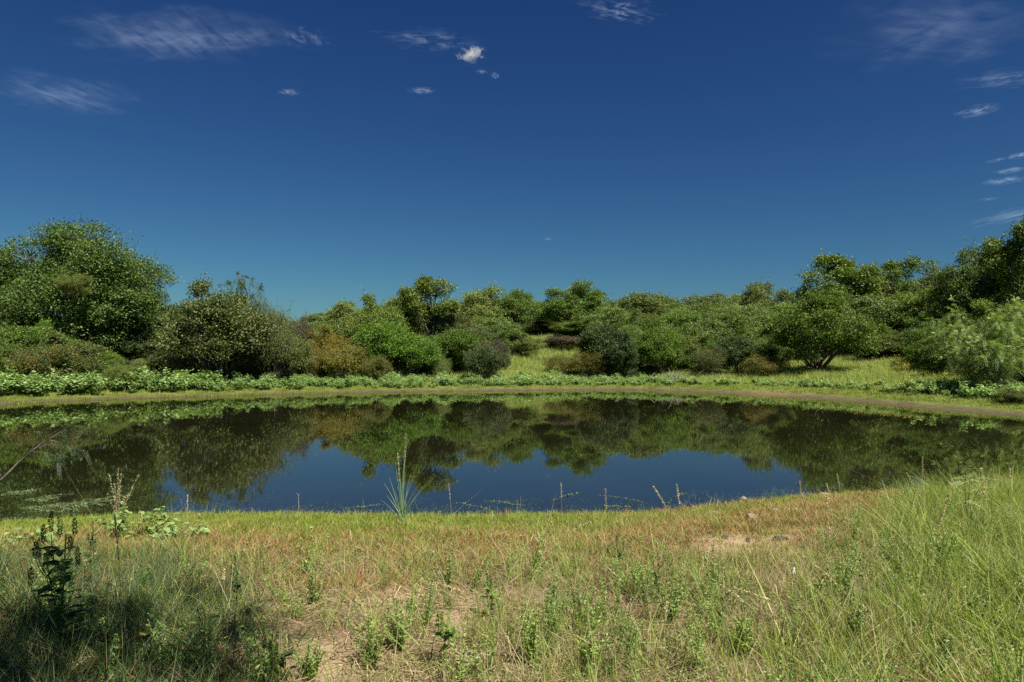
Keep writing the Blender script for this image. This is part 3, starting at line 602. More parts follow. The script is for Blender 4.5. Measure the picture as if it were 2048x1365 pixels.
# short fringe at the far water's edge
frg = [soup_mesh(lambda S, s=s: tuft(S, s, 40, .28, .03, .16, .02), 'shortgreen', 'fringe') for s in (5, 6, 7)]
r = RS(63); X, Y, Z, d, px, py = spread(r, 22, 60, 14, 6)
e1 = np.interp(px, [-300, 0, 300, 700, 1000, 1300, 2300], [.9, .9, .8, .25, .05, .0, .0])
dens = np.exp(-((d - .25) / .4) ** 2) * e1 + sm(.7, 1.3, d + .45 * wob(X, Y, .5, 3)) * (1 - sm(4.0, 6, d)) * .85
k = (r.uniform(0, 1, len(X)) < dens) & (Y > 20) & (d > .02); X, Y, Z = X[k], Y[k], Z[k]; n = len(X); s = r.uniform(.7, 1.3, n)
scatter('shore_grass', frg, np.c_[X, Y, Z], rot_rand(n, r), np.c_[s, s, s], r.randint(0, 3, n), 'thin short grass fringing the muddy far waterline', 'grass')
# yellow flowers
def flowers(S, seed):
    r = RS(seed); n = 16; P = np.c_[r.normal(0, .3, (n, 2)), r.uniform(.35, .75, n)]; add_leaves(S, P, .07, .07, r.uniform(0, 1, n), r, 1.2)
r = RS(64); X, Y, Z, d, px, py = spread(r, 30, 64, 1.2, 3)
dens = g2(px, py, 1530, 738, 70, 12) + g2(px, py, 1420, 742, 60, 10) * .8 + g2(px, py, 1860, 745, 80, 22) + g2(px, py, 1140, 738, 60, 15) * .3
k = r.uniform(0, 1, len(X)) < dens; X, Y, Z = X[k], Y[k], Z[k]; n = len(X)
scatter('wildflowers', [soup_mesh(lambda S, s=s: flowers(S, s), 'flower', 'flowers') for s in (1, 2)], np.c_[X, Y, Z], rot_rand(n, r), np.ones((n, 3)), r.randint(0, 2, n), 'yellow wildflowers dotted over the meadow', 'flowers')

# foreground ------------------------------------------------------------
def fg_spread(seed, dens, y0=2.0, y1=13.6):
    r = RS(seed); X, Y, Z, d, px, py = spread(r, y0, y1, dens, 1.6)
    k = d > .03; return r, X[k], Y[k], Z[k], d[k], px[k], py[k], bare_mask(px[k], py[k], X[k], Y[k])
def finish(name, meshes, r, X, Y, Z, dens, s0, s1, label, mul=1.0, tilt=.15, cat='grass'):
    k = r.uniform(0, 1, len(X)) < dens; mul = mul[k] if np.ndim(mul) else mul
    X, Y, Z = X[k], Y[k], Z[k]; n = len(X); s = r.uniform(s0, s1, n) * mul
    scatter(name, meshes, np.c_[X, Y, Z], rot_rand(n, r, tilt), np.c_[s, s, s * r.uniform(.85, 1.15, n)], r.randint(0, len(meshes), n), label, cat)
right = lambda px, py: sm(1620, 1900, px + (py - 1150) * .55)                       # where the tall grass grows
g_short = [soup_mesh(lambda S, s=s: tuft(S, s, 34, .085, .03, .095, .0075, .6, .5, 3), 'shortgreen', 'tuft') for s in (11, 12, 13, 14)]
r, X, Y, Z, d, px, py, bm = fg_spread(71, 260, 6.0, 13.6)
edge = np.interp(px, [-300, 0, 500, 1000, 1300, 1450, 1600, 1800], [2.4, 2.6, 2.9, 2.8, 2.1, 1.7, 1.0, .5])
nzz = wob(X, Y, .6, 3, 2.2)
den = sm(.2, .6, d + .28 * wob(X, Y, 1.2, 3, 4.4)) * (1 - sm(edge * .55, edge * 1.3, d + .5 * nzz)) * .95 + .06
finish('short_grass', g_short, r, X, Y, Z, den * (1 - .4 * bm), .7, 1.35, 'short bright yellow-green grass along the near waterline')
g_rust = [soup_mesh(lambda S, s=s: tuft(S, s, 26, .085, .03, .11, .0075, .6, .6, 3), 'rust', 'tuft') for s in (21, 22, 23, 24)]
r, X, Y, Z, d, px, py, bm = fg_spread(72, 300, 4.0, 13.4)
nzz = wob(X, Y, .5, 3, 7.)
edge = np.interp(px, [-300, 0, 500, 1000, 1300, 1450, 1600, 1800], [2.4, 2.6, 2.9, 2.8, 2.1, 1.7, 1.0, .5])
den = sm(edge * .5, edge * 1.1, d + .4 * nzz) * (1 - sm(3.4, 5.4, d + .9 * nzz)) * .92 + .04
den = np.maximum(den, g2(px, py, 1600, 1060, 300, 60) * .95) * (1 - .75 * sm(.4, .9, bm)) * (1 - .7 * right(px, py))
finish('rusty_grass', g_rust, r, X, Y, Z, den, .7, 1.4, 'rusty brown short grass on the bank in front of the pond')
g_straw = [soup_mesh(lambda S, s=s: tuft(S, s, 20, .12, .07, .36, .0050, .6, .6, 4, drop=.35), 'straw', 'tuft') for s in (31, 32, 33, 34, 35)]
r, X, Y, Z, d, px, py, bm = fg_spread(73, 80, 2.0, 9.0)
den = sm(3.2, 5.2, d + .6 * wob(X, Y, .5, 3, 3.)) * (1 - .9 * sm(.35, .75, bm)) * (.55 + .45 * sm(950, 1500, px)) * (.35 + .65 * sm(-.35, .25, wob(X, Y, 1.3, 3, 2.6)))
finish('dry_grass', g_straw, r, X, Y, Z, den, .6, 1.3, 'dry tan grass tangled over the foreground')
def litter(S, seed):
    r = RS(seed); n = 26; a = r.uniform(0, 6.28, n); L = r.uniform(.03, .14, n); P = np.c_[r.normal(0, .11, (n, 2)), r.uniform(.002, .03, n)]
    D = np.stack([np.cos(a), np.sin(a), r.normal(0, .12, n)], 1); s = np.stack([-np.sin(a), np.cos(a), np.zeros(n)], 1) * .0024
    V = np.stack([P - s, P + s, P + D * L[:, None] + s, P + D * L[:, None] - s], 1); S.add(V.reshape(-1, 3), quads_of(n), np.repeat(r.uniform(0, 1, n), 4))
r, X, Y, Z, d, px, py, bm = fg_spread(74, 50, 2.0, 12.0)
den = sm(2.4, 4.6, d) * (.9 - .65 * sm(.5, 1, bm))
finish('straw_litter', [soup_mesh(lambda S, s=s: litter(S, s), 'straw', 'litter') for s in (1, 2, 3, 4)], r, X, Y, Z, den, .7, 1.4, 'fallen dry straw lying on the sandy soil', cat='litter')
g_mid = [soup_mesh(lambda S, s=s: tuft(S, s, 16, .09, .10, .34, .0058, .4, .45, 4), 'tallgreen', 'tuft') for s in (41, 42, 43, 44)]
r, X, Y, Z, d, px, py, bm = fg_spread(75, 90, 2.0, 13.4)
nzz = wob(X, Y, .7, 3, 1.1)
den = (sm(3.0, 5.0, d) * (.22 + .6 * sm(-.15, .4, nzz)) + .4 * sm(.25, .6, nzz) * sm(.8, 2, d)) * (1 - .95 * sm(.3, .7, bm)) * (.6 + .6 * sm(900, 1500, px))
finish('green_grass', g_mid, r, X, Y, Z, den, .6, 1.2, 'green grass growing through the dry grass')
g_tall = [soup_mesh(lambda S, s=s: tuft(S, s, 30, .14, .20, .60, .0075, .35, .6, 5), 'tallgreen', 'tuft') for s in (51, 52, 53, 54)]
r, X, Y, Z, d, px, py, bm = fg_spread(76, 62, 2.0, 13.6)
nw = wob(X, Y, .9, 3, .4)
den = right(px, py) * sm(.5, 2.0, d) * (.25 + .75 * sm(-.35, .25, nw)) * .9
finish('tall_grass', g_tall, r, X, Y, Z, den, .65, 1.15, 'tall pale green grass thick on the near right bank', mul=.88 + .25 * nw)
g_loose = [soup_mesh(lambda S, s=s: tuft(S, s, 5, .12, .30, .75, .0042, .45, .9, 7, drop=.3), 'straw', 'stalks') for s in (61, 62, 63, 64, 65)]
r, X, Y, Z, d, px, py, bm = fg_spread(81, 9, 2.0, 10.5)
den = sm(2.2, 4.5, d) * (.25 + .75 * sm(700, 1500, px)) * (1 - .6 * sm(.4, .8, bm))
finish('loose_stalks', g_loose, r, X, Y, Z, den, .6, 1.1, 'long arching dry stalks crossing the foreground grass', tilt=.3)
g_dry = [soup_mesh(lambda S, s=s: tuft(S, s, 20, .13, .16, .5, .0060, .45, .7, 5), 'straw', 'tuft') for s in (66, 67, 68)]
r, X, Y, Z, d, px, py, bm = fg_spread(82, 22, 2.0, 12)
den = right(px, py) * sm(.8, 2, d) * sm(-.1, .5, wob(X, Y, .8, 3, 3.3))
finish('tall_dry_grass', g_dry, r, X, Y, Z, den, .6, 1.15, 'tan dead grass standing among the tall green grass at the right')
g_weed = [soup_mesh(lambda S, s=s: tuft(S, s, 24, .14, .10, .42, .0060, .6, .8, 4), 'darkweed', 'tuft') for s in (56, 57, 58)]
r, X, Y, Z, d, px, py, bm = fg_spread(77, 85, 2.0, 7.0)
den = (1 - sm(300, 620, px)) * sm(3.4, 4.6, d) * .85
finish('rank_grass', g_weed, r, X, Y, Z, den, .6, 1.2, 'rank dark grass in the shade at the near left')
def forb(S, seed, h=.32, nb=7, nl=30, L=.028, Wl=.011):
    r = RS(seed)
    for i in range(nb):
        a = r.uniform(0, 6.28); q = h * r.uniform(.05, .45); hh = h * r.uniform(.6, 1.1)
        b = bez((0, 0, -.02), (q * math.cos(a), q * math.sin(a), hh), (q * .5 * math.cos(a), q * .5 * math.sin(a), hh * .4), 7); tube(S, b, .0028, .0012, 3, .2)
        x = r.uniform(.12, 1, nl) * 6; lo = np.floor(np.minimum(x, 5.99)).astype(int); P = b[lo] + (b[lo + 1] - b[lo]) * (x - lo)[:, None]
        ang = r.uniform(0, 6.28, nl); ax = np.stack([np.cos(ang), np.sin(ang), np.full(nl, .7)], 1); sc_ = 1.25 - .5 * x / 6
        add_leaves(S, P, L * sc_, Wl * sc_, np.clip(.3 + .5 * x / 6 + r.normal(0, .2, nl), 0, 1), r, .5, axis=ax * 2, spread=.3)
        tipn = 14; P = b[-1] + np.c_[r.normal(0, .003, (tipn, 2)), r.uniform(-.06, .02, tipn)]; add_leaves(S, P, .012, .008, r.uniform(.6, 1, tipn), r, .3)
forbs = [soup_mesh(lambda S, s=s: forb(S, s), 'forb', 'forb') for s in (1, 2, 3, 4)]
r, X, Y, Z, d, px, py, bm = fg_spread(78, 22, 2.0, 7.5)
den = sm(3.6, 5.4, d + .5 * wob(X, Y, .4, 2)) * (.3 + .7 * sm(.0, .5, wob(X, Y, .9, 3, 8.))) * (1 - .9 * sm(.3, .7, bm)) * (.35 + .65 * sm(600, 1000, px))
finish('low_forbs', forbs, r, X, Y, Z, den, .3, 1.25, 'low feathery light green weeds among the dry grass', cat='weeds', tilt=.3)
# pebbles and clods on the bare soil
def pebble(seed):
    r = RS(seed); V = []; S = Soup()
    for j, (q, z) in enumerate(((.0, -.4), (.8, -.15), (1., .25), (.55, .55), (0, .62))):
        for i in range(7): a = i / 7 * 6.283 + seed; V.append((q * math.cos(a) * r.uniform(.75, 1.2), q * math.sin(a) * r.uniform(.6, .95), z * r.uniform(.85, 1.1)))
    S.add(V, [[j * 7 + i, j * 7 + (i + 1) % 7, (j + 1) * 7 + (i + 1) % 7, (j + 1) * 7 + i] for j in range(4) for i in range(7)]); return S.mesh('pebble', [M['rock' if seed < 4 else 'darkrock']])
r, X, Y, Z, d, px, py, bm = fg_spread(83, 60, 2.0, 11.)
k = r.uniform(0, 1, len(X)) < .03 + .5 * sm(.3, .8, bm); X, Y, Z = X[k], Y[k], Z[k]; n = len(X); s = .004 + .012 * r.uniform(0, 1, n) ** 4
scatter('pebbles', [pebble(i) for i in range(1, 6)], np.c_[X, Y, Z], rot_rand(n, r, .2), np.c_[s, s, s], r.randint(0, 5, n), 'small pebbles and soil crumbs on the bare patches', 'pebbles')
# fine leaf scraps and mat floating on the near shallows
def scraps(S, seed):
    r = RS(seed); n = 24; add_leaves(S, np.c_[r.normal(0, .16, (n, 2)), r.uniform(.003, .012, n)], .022, .014, r.uniform(0, 1, n), r, 4)
r = RS(79); X, Y = r.uniform(-12, 10, 5200), r.uniform(8.5, 14, 5200); d = sdist(X, Y); px, py = px_of(X, Y, 0)
k = (d < 0) & (r.uniform(0, 1, len(X)) < np.exp(d / .45) * (.35 + .5 * sm(-.2, .4, wob(X, Y, .5, 3, 3.))) + sm(420, 150, px) * np.exp(d / 1.4) * .8); X, Y = X[k], Y[k]; n = len(X)
scatter('floating_scraps', [soup_mesh(lambda S, s=s: scraps(S, s), 'primrose', 'scraps') for s in (1, 2, 3)], np.c_[X, Y, np.zeros(n)], np.c_[np.zeros((n, 2)), r.uniform(0, 6.28, n)], np.ones((n, 3)) * r.uniform(.6, 1.2, (n, 1)), r.randint(0, 3, n), 'small leaves and scum floating along the near waterline', 'water plants')
# thin reeds standing in the near shallows
g_reed = [soup_mesh(lambda S, s=s: tuft(S, s, 7, .10, .06, .24, .0045, .15, .15, 3), 'reed', 'tuft') for s in (1, 2, 3)]
r = RS(80); X, Y = r.uniform(-6, 12, 5000), r.uniform(9.5, 14.5, 5000); d = sdist(X, Y); px, py = px_of(X, Y, 0)
dd = np.exp(-((d + .15) / .28) ** 2) * (sm(1280, 1450, px) * .7 + .10 + .25 * g2(px, 0, 680, 0, 90, 1)) * sm(-.3, .4, wob(X, Y, .8, 2, 1.))
k = (d < .1) & (r.uniform(0, 1, len(X)) < dd); X, Y = X[k], Y[k]; n = len(X)
scatter('water_grass', g_reed, np.c_[X, Y, np.full(n, -.01)], rot_rand(n, r, .1), np.ones((n, 3)) * r.uniform(.6, 1.2, (n, 1)), r.randint(0, 3, n), 'thin blue-green grass blades standing in the near shallows', 'grass')

# ------------------------------------------------------------------ single things in the foreground
def at(px, py):
    """ground point seen at that place of the photo"""
    Y = np.linspace(2.2, 16, 900); X = (px - 1024) / F * Y; Z = ground(X, Y); q = HOR + (CAMZ - Z) / Y * F
    i = int(np.argmin(np.abs(q - py))); return float(X[i]), float(Y[i]), float(Z[i])
def single(name, px, py, label, cat, group=None, water=False, rz=None):
    if water: Y = F * CAMZ / (py - HOR); X, Z = (px - 1024) / F * Y, 0.0
    else: X, Y, Z = at(px, py)
    e = bpy.data.objects.new(name, None); C.objects.link(e); e.location = (X, Y, Z); e.empty_display_size = .1
    if rz is not None: e.rotation_euler = (0, 0, rz)
    tag(e, label, cat, group); return e, F / Y        # px per metre
# seed stalks: stem, seed head, blade or two
def stalk(px, py, dx, dy, label, head=.3, mat='straw', hm='seed', name='seed_stalk', group='seed stalks of tall grass', hw=.006, w=.0015, bow=.0):
    """from (px,py) its tip is dx right and dy up in photo pixels"""
    e, k = single(name, px, py, label, 'grass stalk', group); r = RS(int(px + 3 * py))
    tip = np.array([dx / k, r.normal(0, .05), dy / k]); S = Soup()
    mid = tip * .5 + np.array([-tip[0] * .25 + bow, 0, abs(tip[2]) * .08])
    pts = bez((0, 0, -.02), tip, mid, 10); tube(S, pts, w, w * .6, 4, .6)
    link('stem', S.mesh('stem', [M[mat]]), e)
    if head:
        S = Soup(); L = np.linalg.norm(tip) * head; n = int(90 + 400 * L); x = r.uniform(1 - head, 1.02, n); P = tip * 0 + np.stack([np.interp(x, np.linspace(0, 1, 10), pts[:, j]) for j in range(3)], 1)
        d = norm(pts[-1] - pts[-2]); sw = hw * (1 - .6 * (x - (1 - head)) / head)[:, None]; P = P + r.normal(0, .35, (n, 3)) * sw
        add_leaves(S, P, .016, .0055, r.uniform(0, 1, n), r, .0, axis=np.tile(d * 3, (n, 1)), spread=.7); link('seed_head', S.mesh('seed_head', [M[hm]]), e)
    return e
for a in [(1262 - 137, 1072, -2, 102, 'pale thick seed spike standing before the water, left of the floating stems at centre'),
          (1150, 1095, 10, 60, 'short tan seed spike just right of the thick pale one'),
          (1212, 1120, -2, 142, 'slim upright stalk to the right of the thick pale spike'),
          (1368, 1128, -62, 155, 'straw leaning left over the water by the creeping water stems'),
          (1366, 1108, -14, 138, 'thin straw leaning gently left, beside the more slanted one'),
          (1608, 1075, -12, 112, 'first of the upright seed spikes on the right-hand point'),
          (1622, 1060, -14, 70, 'short seed spike close by the first one on the point'),
          (1668, 1052, -16, 84, 'stout tan seed spike in the middle of the grassy point'),
          (1686, 1042, -6, 90, 'tallest seed spike on the grassy point, tip over dark water'),
          (1845, 1070, -2, 155, 'tall green-tipped stalk standing alone over dark water at the right', ),
          (1990, 1230, -22, 290, 'very tall pale stalk at the right, its head high over the water'),
          (2028, 1100, -8, 160, 'tall thin stalk close to the right edge of the photo'),
          (1880, 1110, -62, 160, 'bent stalk with a drooping pale tip right of the grassy point'),
          (1668, 1330, -10, 480 - 150, 'long upright tan stalk rising through the tall right-hand grass'),
          (1420, 1360, 60, 215, 'straight straw leaning right in the lower right grass'),
          (1322, 1365, 10, 160, 'reddish stout stalk at the bottom edge right of centre'),
          (905, 1080, -8, 110, 'thin seed stalk rising before the water near centre'),
          (985, 1120, -2, 92, 'slender straight stalk below the middle of the near shore'),
          (1105, 1150, -2, 102, 'slender brown stalk in the grass right of centre'),
          (870, 1105, 10, 80, 'leaning dry stalk left of centre at the grass edge'),
          (958, 1066, -22, 36, 'short pale spike leaning left on the centre shore'),
          (1078, 1120, 100, 80, 'long straw leaning right across the middle grass'),
          (745, 1190, -12, 95, 'brown stalk standing by the bare soil patch'),
          (452, 1290, -12, 170, 'pale stalk upright in the left grass, beside the small spiked weed'),
          (246, 1365, -30, 325, 'longest light green stalk in the left foreground shade'),
          (610, 1150, 45, 45, 'pale straw leaning right over the brown bank at left'),
          (130, 1170, 62, 62, 'pale dead straw slanting right above the tall spiked weed'),
          (376, 1100, 22, 70, 'white straw slanting right by the sunlit broad leaves'),
          (372, 1100, -4, 105, 'dark thin stalk standing behind the sunlit broad leaves'),
          (292, 1090, -2, 70, 'dark dead stem just left of the sunlit broad leaves'),
          (1000, 1230, -120, 65, 'arched straw sweeping left over the middle grass', ),
          (1290, 1240, -80, 110, 'arched pale straw right of the small dark leafy weed'),
          (1560, 1290, -110, 110, 'long pale straw bent to the left in the right grass'),
          (1640, 1260, -170, 85, 'pale curved stalk crossing the right grass low down'),
          (1780, 1330, -160, 210, 'long slanting stalk under the tall right-hand grass'),
          (1840, 1290, 55, 300, 'green stalk slanting right in the tall grass')]:
    stalk(*a)
# fountain of reed grass on the near waterline
e, k = single('reed_clump', 802, 1046, 'tall blue-green grass clump growing from the near waterline left of centre', 'grass clump')
for i, (dx, dy) in enumerate([(-8, 125), (3, 135), (10, 170), (14, 118), (-2, 100), (26, 90), (68, 90), (90, 118), (-32, 82), (-28, 55), (38, 78), (22, 60), (-14, 120), (4, 95), (34, 50), (-20, 40), (52, 48), (12, 150), (-40, 45), (44, 30), (18, 92), (-24, 92), (60, 66), (2, 60), (30, 108), (-10, 66), (-5, 145), (20, 35)]):
    S = Soup(); r = RS(100 + i); tip = np.array([dx / k, r.normal(0, .08), dy / k]); pts = bez((r.normal(0, .03), r.normal(0, .03), -.03), tip, (tip[0] * .28, 0, tip[2] * .55), 8)
    wv_ = np.linspace(.0062, .0012, 8)[:, None] * np.array([[.8, .6, 0]]); V = np.stack([pts - wv_, pts + wv_], 1).reshape(-1, 3)
    S.add(V, [[2 * j, 2 * j + 1, 2 * j + 3, 2 * j + 2] for j in range(7)], r.uniform(0, 1)); link('blade', S.mesh('blade', [M['reed']]), e)
for i, (dx, dy) in enumerate([(10, 178), (-6, 138)]):
    S = Soup(); r = RS(150 + i); n = 170; x = r.uniform(.6, 1, n)[:, None]; P = np.array([dx / k, 0, dy / k]) * x + r.normal(0, .003, (n, 3)); add_leaves(S, P, .018, .006, r.uniform(0, 1, n), r, 0, axis=np.tile([0, 0, 3.], (n, 1))); link('seed_head', S.mesh('seed_head', [M['seed']]), e)
# seed-head clump at left
e, k = single('seed_grass_clump', 236, 1068, 'clump of pale beaded seed spikes rising before dark water at the left', 'grass clump')
for i, (dx, dy) in enumerate([(-12, 122), (-1, 130), (10, 120), (6, 108), (-6, 100), (32, 95), (22, 80), (-10, 85), (42, 118), (15, 75)]):
    S = Soup(); r = RS(200 + i); tip = np.array([dx / k, r.normal(0, .05), dy / k]); pts = bez((0, 0, -.02), tip, (tip[0] * .2, 0, tip[2] * .5), 8); tube(S, pts, .0025, .0015, 4, .5); link('stem', S.mesh('stem', [M['straw']]), e)
    S = Soup(); n = 70; x = r.uniform(.45, 1, n); P = np.stack([np.interp(x, np.linspace(0, 1, 8), pts[:, j]) for j in range(3)], 1) + r.normal(0, .0035, (n, 3)); add_leaves(S, P, .018, .007, r.uniform(0, 1, n), r, 0, axis=np.tile([0, 0, 3.], (n, 1))); link('seed_head', S.mesh('seed_head', [M['seed']]), e)
# leafy spiked weeds
def spiked(px, py, hpx, label, nspk=9, size=1., mat='darkweed', top='forb', yellow=3, wide=.42):
    e, k = single('spiked_weed', px, py, label, 'weed', 'leafy spiked weeds in the foreground'); H = hpx / k; r = RS(int(px * 3 + py))
    S = Soup(); tube(S, bez((0, 0, -.02), (r.normal(0, .03), 0, H * .95), (.02, 0, H * .5), 8), .006 * size, .003 * size, 5, .3); ends = []
    for i in range(nspk):
        a = r.uniform(0, 6.28); z0 = H * r.uniform(.25, .75); q = H * wide * r.uniform(.3, 1) * (1.1 - z0 / H); en = np.array([q * math.cos(a), q * math.sin(a), z0 + q * r.uniform(.9, 1.5)])
        tube(S, bez((0, 0, z0), en, (en[0] * .7, en[1] * .7, z0 + .1 * q), 5), .003 * size, .002 * size, 4, .3); ends.append(en)
    ends.append(np.array([0, 0, H * .93])); link('stem', S.mesh('stem', [M[mat]]), e)
    for i, en in enumerate(ends):
        S = Soup(); L = r.uniform(.07, .12) * size * (1.5 if i == len(ends) - 1 else 1); n = 150; th = r.uniform(0, 6.28, n); z = r.uniform(0, 1, n); rad = .0065 * size * np.sin(np.clip(z * .9 + .12, 0, 1) * PI) ** .5
        P = en + np.stack([np.cos(th) * rad, np.sin(th) * rad, z * L], 1); ax = np.stack([np.cos(th), np.sin(th), np.full(n, 1.0)], 1); add_leaves(S, P, .011 * size, .006 * size, r.uniform(0, .8, n), r, .2, axis=ax * 2, spread=.4)
        link('flower_spike', S.mesh('flower_spike', [M[top if i % 3 == 0 else mat]]), e)
    for i in range(46 if size > 1 else 12):
        S = Soup(); a = r.uniform(0, 6.28); z0 = H * r.uniform(.05, .85); sc_ = size * (1.15 - .6 * z0 / H); en_ = ends[r.randint(len(ends))]; q_ = r.uniform(0, .9) * (i % 2); org = np.array([en_[0] * q_, en_[1] * q_, z0 * (1 - q_) + en_[2] * q_]); o_ = np.array([math.cos(a), math.sin(a), .35]); s_ = np.array([-math.sin(a), math.cos(a), 0]); L = .12 * sc_
        V = []
        for x, w_, dz in ((0, .06, 0), (.2, .30, .02), (.5, .42, .0), (.78, .26, -.06), (1., .0, -.15)):
            c = org + o_ * L * x + np.array([0, 0, dz * L]); V += [c - s_ * w_ * L * .6 + [0, 0, .06 * L * (w_ > 0)], c, c + s_ * w_ * L * .6 + [0, 0, .06 * L * (w_ > 0)]]
        f = [[3 * j + q, 3 * j + q + 1, 3 * j + q + 4, 3 * j + q + 3] for j in range(4) for q in (0, 1)]; S.add(V, f, r.uniform(0, 1)); link('leaf', S.mesh('leaf', [M['yellowleaf' if i < yellow else mat]], smooth=True), e)
    return e
spiked(120, 1300, 245, 'largest dark leafy weed with green spikes and two yellowed leaves, at the near left', 14, 1.25, yellow=3, mat='weedgreen', wide=.5)
spiked(186, 1180, 120, 'slim dark spiked weed behind the largest one', 5, .8, yellow=0, wide=.2)
spiked(472, 1215, 95, 'small dark spiked weed left of the bare soil', 4, .7, yellow=0, wide=.3)
spiked(415, 1330, 122, 'weed with two bright green spikes low in the left shade', 4, .85, mat='forb', yellow=1)
spiked(1236, 1155, 70, 'small dark leafy weed standing in the middle of the right-hand grass', 5, .75, yellow=0)
spiked(980, 1235, 85, 'narrow green spiked weed near the centre of the foreground', 4, .75, mat='forb', yellow=0, wide=.18)
spiked(1108, 1230, 65, 'low dark-leaved weed right of the narrow green one', 3, .7, yellow=0, wide=.25)
spiked(1316, 1200, 75, 'slender dark leafy weed near the small yellow flower', 4, .7, yellow=0, wide=.2)
spiked(295, 1330, 100, 'low weed with broad leaves and one yellowed leaf in the left shade', 3, .85, yellow=1)
spiked(890, 1340, 130, 'bright green spiked weed at the bottom of the photo left of centre', 6, .8, mat='forb', yellow=1, wide=.25)
spiked(568, 1355, 0 + 60, 'short dark weed at the bottom edge beside the bare sand', 3, .7, yellow=0)
# pale feathery forbs that stand out singly
def big_forb(px, py, hpx, label, seed):
    e, k = single('feathery_weed', px, py, label, 'weed', 'feathery light green weeds'); H = hpx / k; S = Soup(); forb(S, seed, H * .95, 12, 46, .032, .012); o = link('foliage', S.mesh('foliage', [M['forb']]), e)
for a in [(745, 1340, 130, 'bushy feathery green weed right of the bare sand'), (1062, 1330, 120, 'tall feathery weed below the middle of the photo'), (800, 1300, 100, 'feathery weed just right of the bushy one by the bare sand'),
          (1290, 1200, 75, 'light feathery weed beside the small dark leafy weed'), (1345, 1245, 100, 'wide feathery weed in the right-hand dry grass'), (1490, 1320, 85, 'dense feathery weed low in the right grass'),
          (540, 1365, 90, 'feathery weed at the bottom edge left of the bare sand'), (620, 1362, 80, 'feathery weed growing on the edge of the bare sand'), (1180, 1350, 90, 'feathery weed at the bottom edge right of centre'), (1710, 1300, 110, 'feathery weed at the foot of the tall right-hand grass'),
          (1960, 1280, 110, 'feathery weed deep in the tall grass near the right edge'), (1880, 1350, 90, 'feathery weed at the bottom right among the tall grass')]:
    big_forb(*a, seed=int(a[0]))
# sunlit broad-leaved weeds on the near shore
def broadleaf(px, py, wpx, hpx, label, seed, n=18, water=False):
    e, k = single('broadleaf_weed', px, py, label, 'weed', 'broad-leaved weeds on the near shore', water); r = RS(seed); S = Soup(); Wd, H = wpx / k, hpx / k; L0 = .062
    stems = []
    for i in range(n):
        p = np.array([r.uniform(-.5, .5) * Wd, r.normal(0, .12), H * r.uniform(.45, 1.0)]); tube(S, bez((p[0] * .6, p[1] * .5, -.02), p, (p[0] * .7, p[1], p[2] * .5), 5), .003, .002, 4, .3); stems.append(p)
    link('stem', S.mesh('stem', [M['weed']]), e)
    for i, p in enumerate(stems):
        for j in range(5):
            S = Soup(); a = r.uniform(0, 6.28); o_ = np.array([math.cos(a), math.sin(a), r.normal(-.05, .4)]); s_ = np.array([-math.sin(a), math.cos(a), 0]); L = L0 * r.uniform(.7, 1.3); V = []
            for x, w_, dz in ((0, .05, 0), (.12, .40, .03), (.35, .50, .03), (.62, .42, .0), (.85, .22, -.06), (1., .0, -.12)):
                c = p + o_ * (.02 + L * x) + np.array([0, 0, dz * L - j * .03]); ed = .07 * L * (w_ > 0) + r.normal(0, .04) * L; V += [c - s_ * w_ * L + [0, 0, ed], c, c + s_ * w_ * L + [0, 0, ed]]
            f = [[3 * m_ + q, 3 * m_ + q + 1, 3 * m_ + q + 4, 3 * m_ + q + 3] for m_ in range(5) for q in (0, 1)]; S.add(V, f, r.uniform(.3, 1)); link('leaf', S.mesh('leaf', [M['weed']], smooth=True), e)
broadleaf(275, 1072, 130, 58, 'sunlit broad-leaved weed patch at the left waterline, its highest leaves over the water', 1, 26)
broadleaf(355, 1078, 110, 38, 'lower sunlit broad-leaved weed to the right of the highest patch', 2, 18)
broadleaf(70, 1085, 110, 34, 'sparse broad-leaved weed at the far left of the near shore', 3, 10)
broadleaf(1775, 1010, 70, 14, 'tiny creeping broad-leaved weed on the brown point at the right', 4, 7)
# creeping water stems
def creeper(px, py, wpx, lift, label, seed, n=60, rows=1):
    e, k = single('water_creeper', px, py, label, 'water plant', 'creeping stems on the near shallows', True); r = RS(seed); S = Soup(); Lf = Soup()
    for q in range(rows):
        s0 = np.array([0, r.normal(0, .12) * (q > 0), .0]); a = np.array([wpx / k * r.uniform(.8, 1), r.normal(0, .25) * (rows > 1), lift / k * r.uniform(.6, 1.0)]); pts = bez(s0, s0 + a, s0 + a * .5 + np.array([0, 0, -.01 + .3 * lift / k]), 9); pts[:, 2] = np.maximum(pts[:, 2], .006); pts[1:-1] += r.normal(0, .012, (7, 3)) * [1, 1, .4]; tube(S, pts, .0028, .0018, 4, .3)
        x = r.uniform(.05, 1, n); P = np.stack([np.interp(x, np.linspace(0, 1, 9), pts[:, j]) for j in range(3)], 1) + r.normal(0, .012, (n, 3)) * [1, 1, .5]; P[:, 2] = np.maximum(P[:, 2], .006); add_leaves(Lf, P, .032, .017, r.uniform(0, 1, n), r, .9)
    link('stem', S.mesh('stem', [M['primrose']]), e); link('foliage', Lf.mesh('foliage', [M['primrose']]), e)
for a in [(985, 1022, -95, 22, 'leafy water stem reaching left just right of the tall reed clump', 1), (1050, 1012, -90, 14, 'leafy water stem lying level before the centre of the pond', 2), (1100, 1004, 70, 22, 'leafy water stem rising to the right behind the thick pale spike', 3),
          (1290, 1005, -95, 16, 'leafy water stem pointing left in the middle of the right shallows', 4), (1260, 1014, -60, 2, 'flat floating stem under the stem that points left', 5), (1330, 1008, 45, 34, 'upturned leafy water stem near the two leaning straws', 6),
          (690, 1018, 78, 10, 'leafy water stem left of the tall reed clump', 7), (780, 1028, -60, 2, 'floating stem at the foot of the tall reed clump', 8)]:
    creeper(*a[:5], seed=a[5])
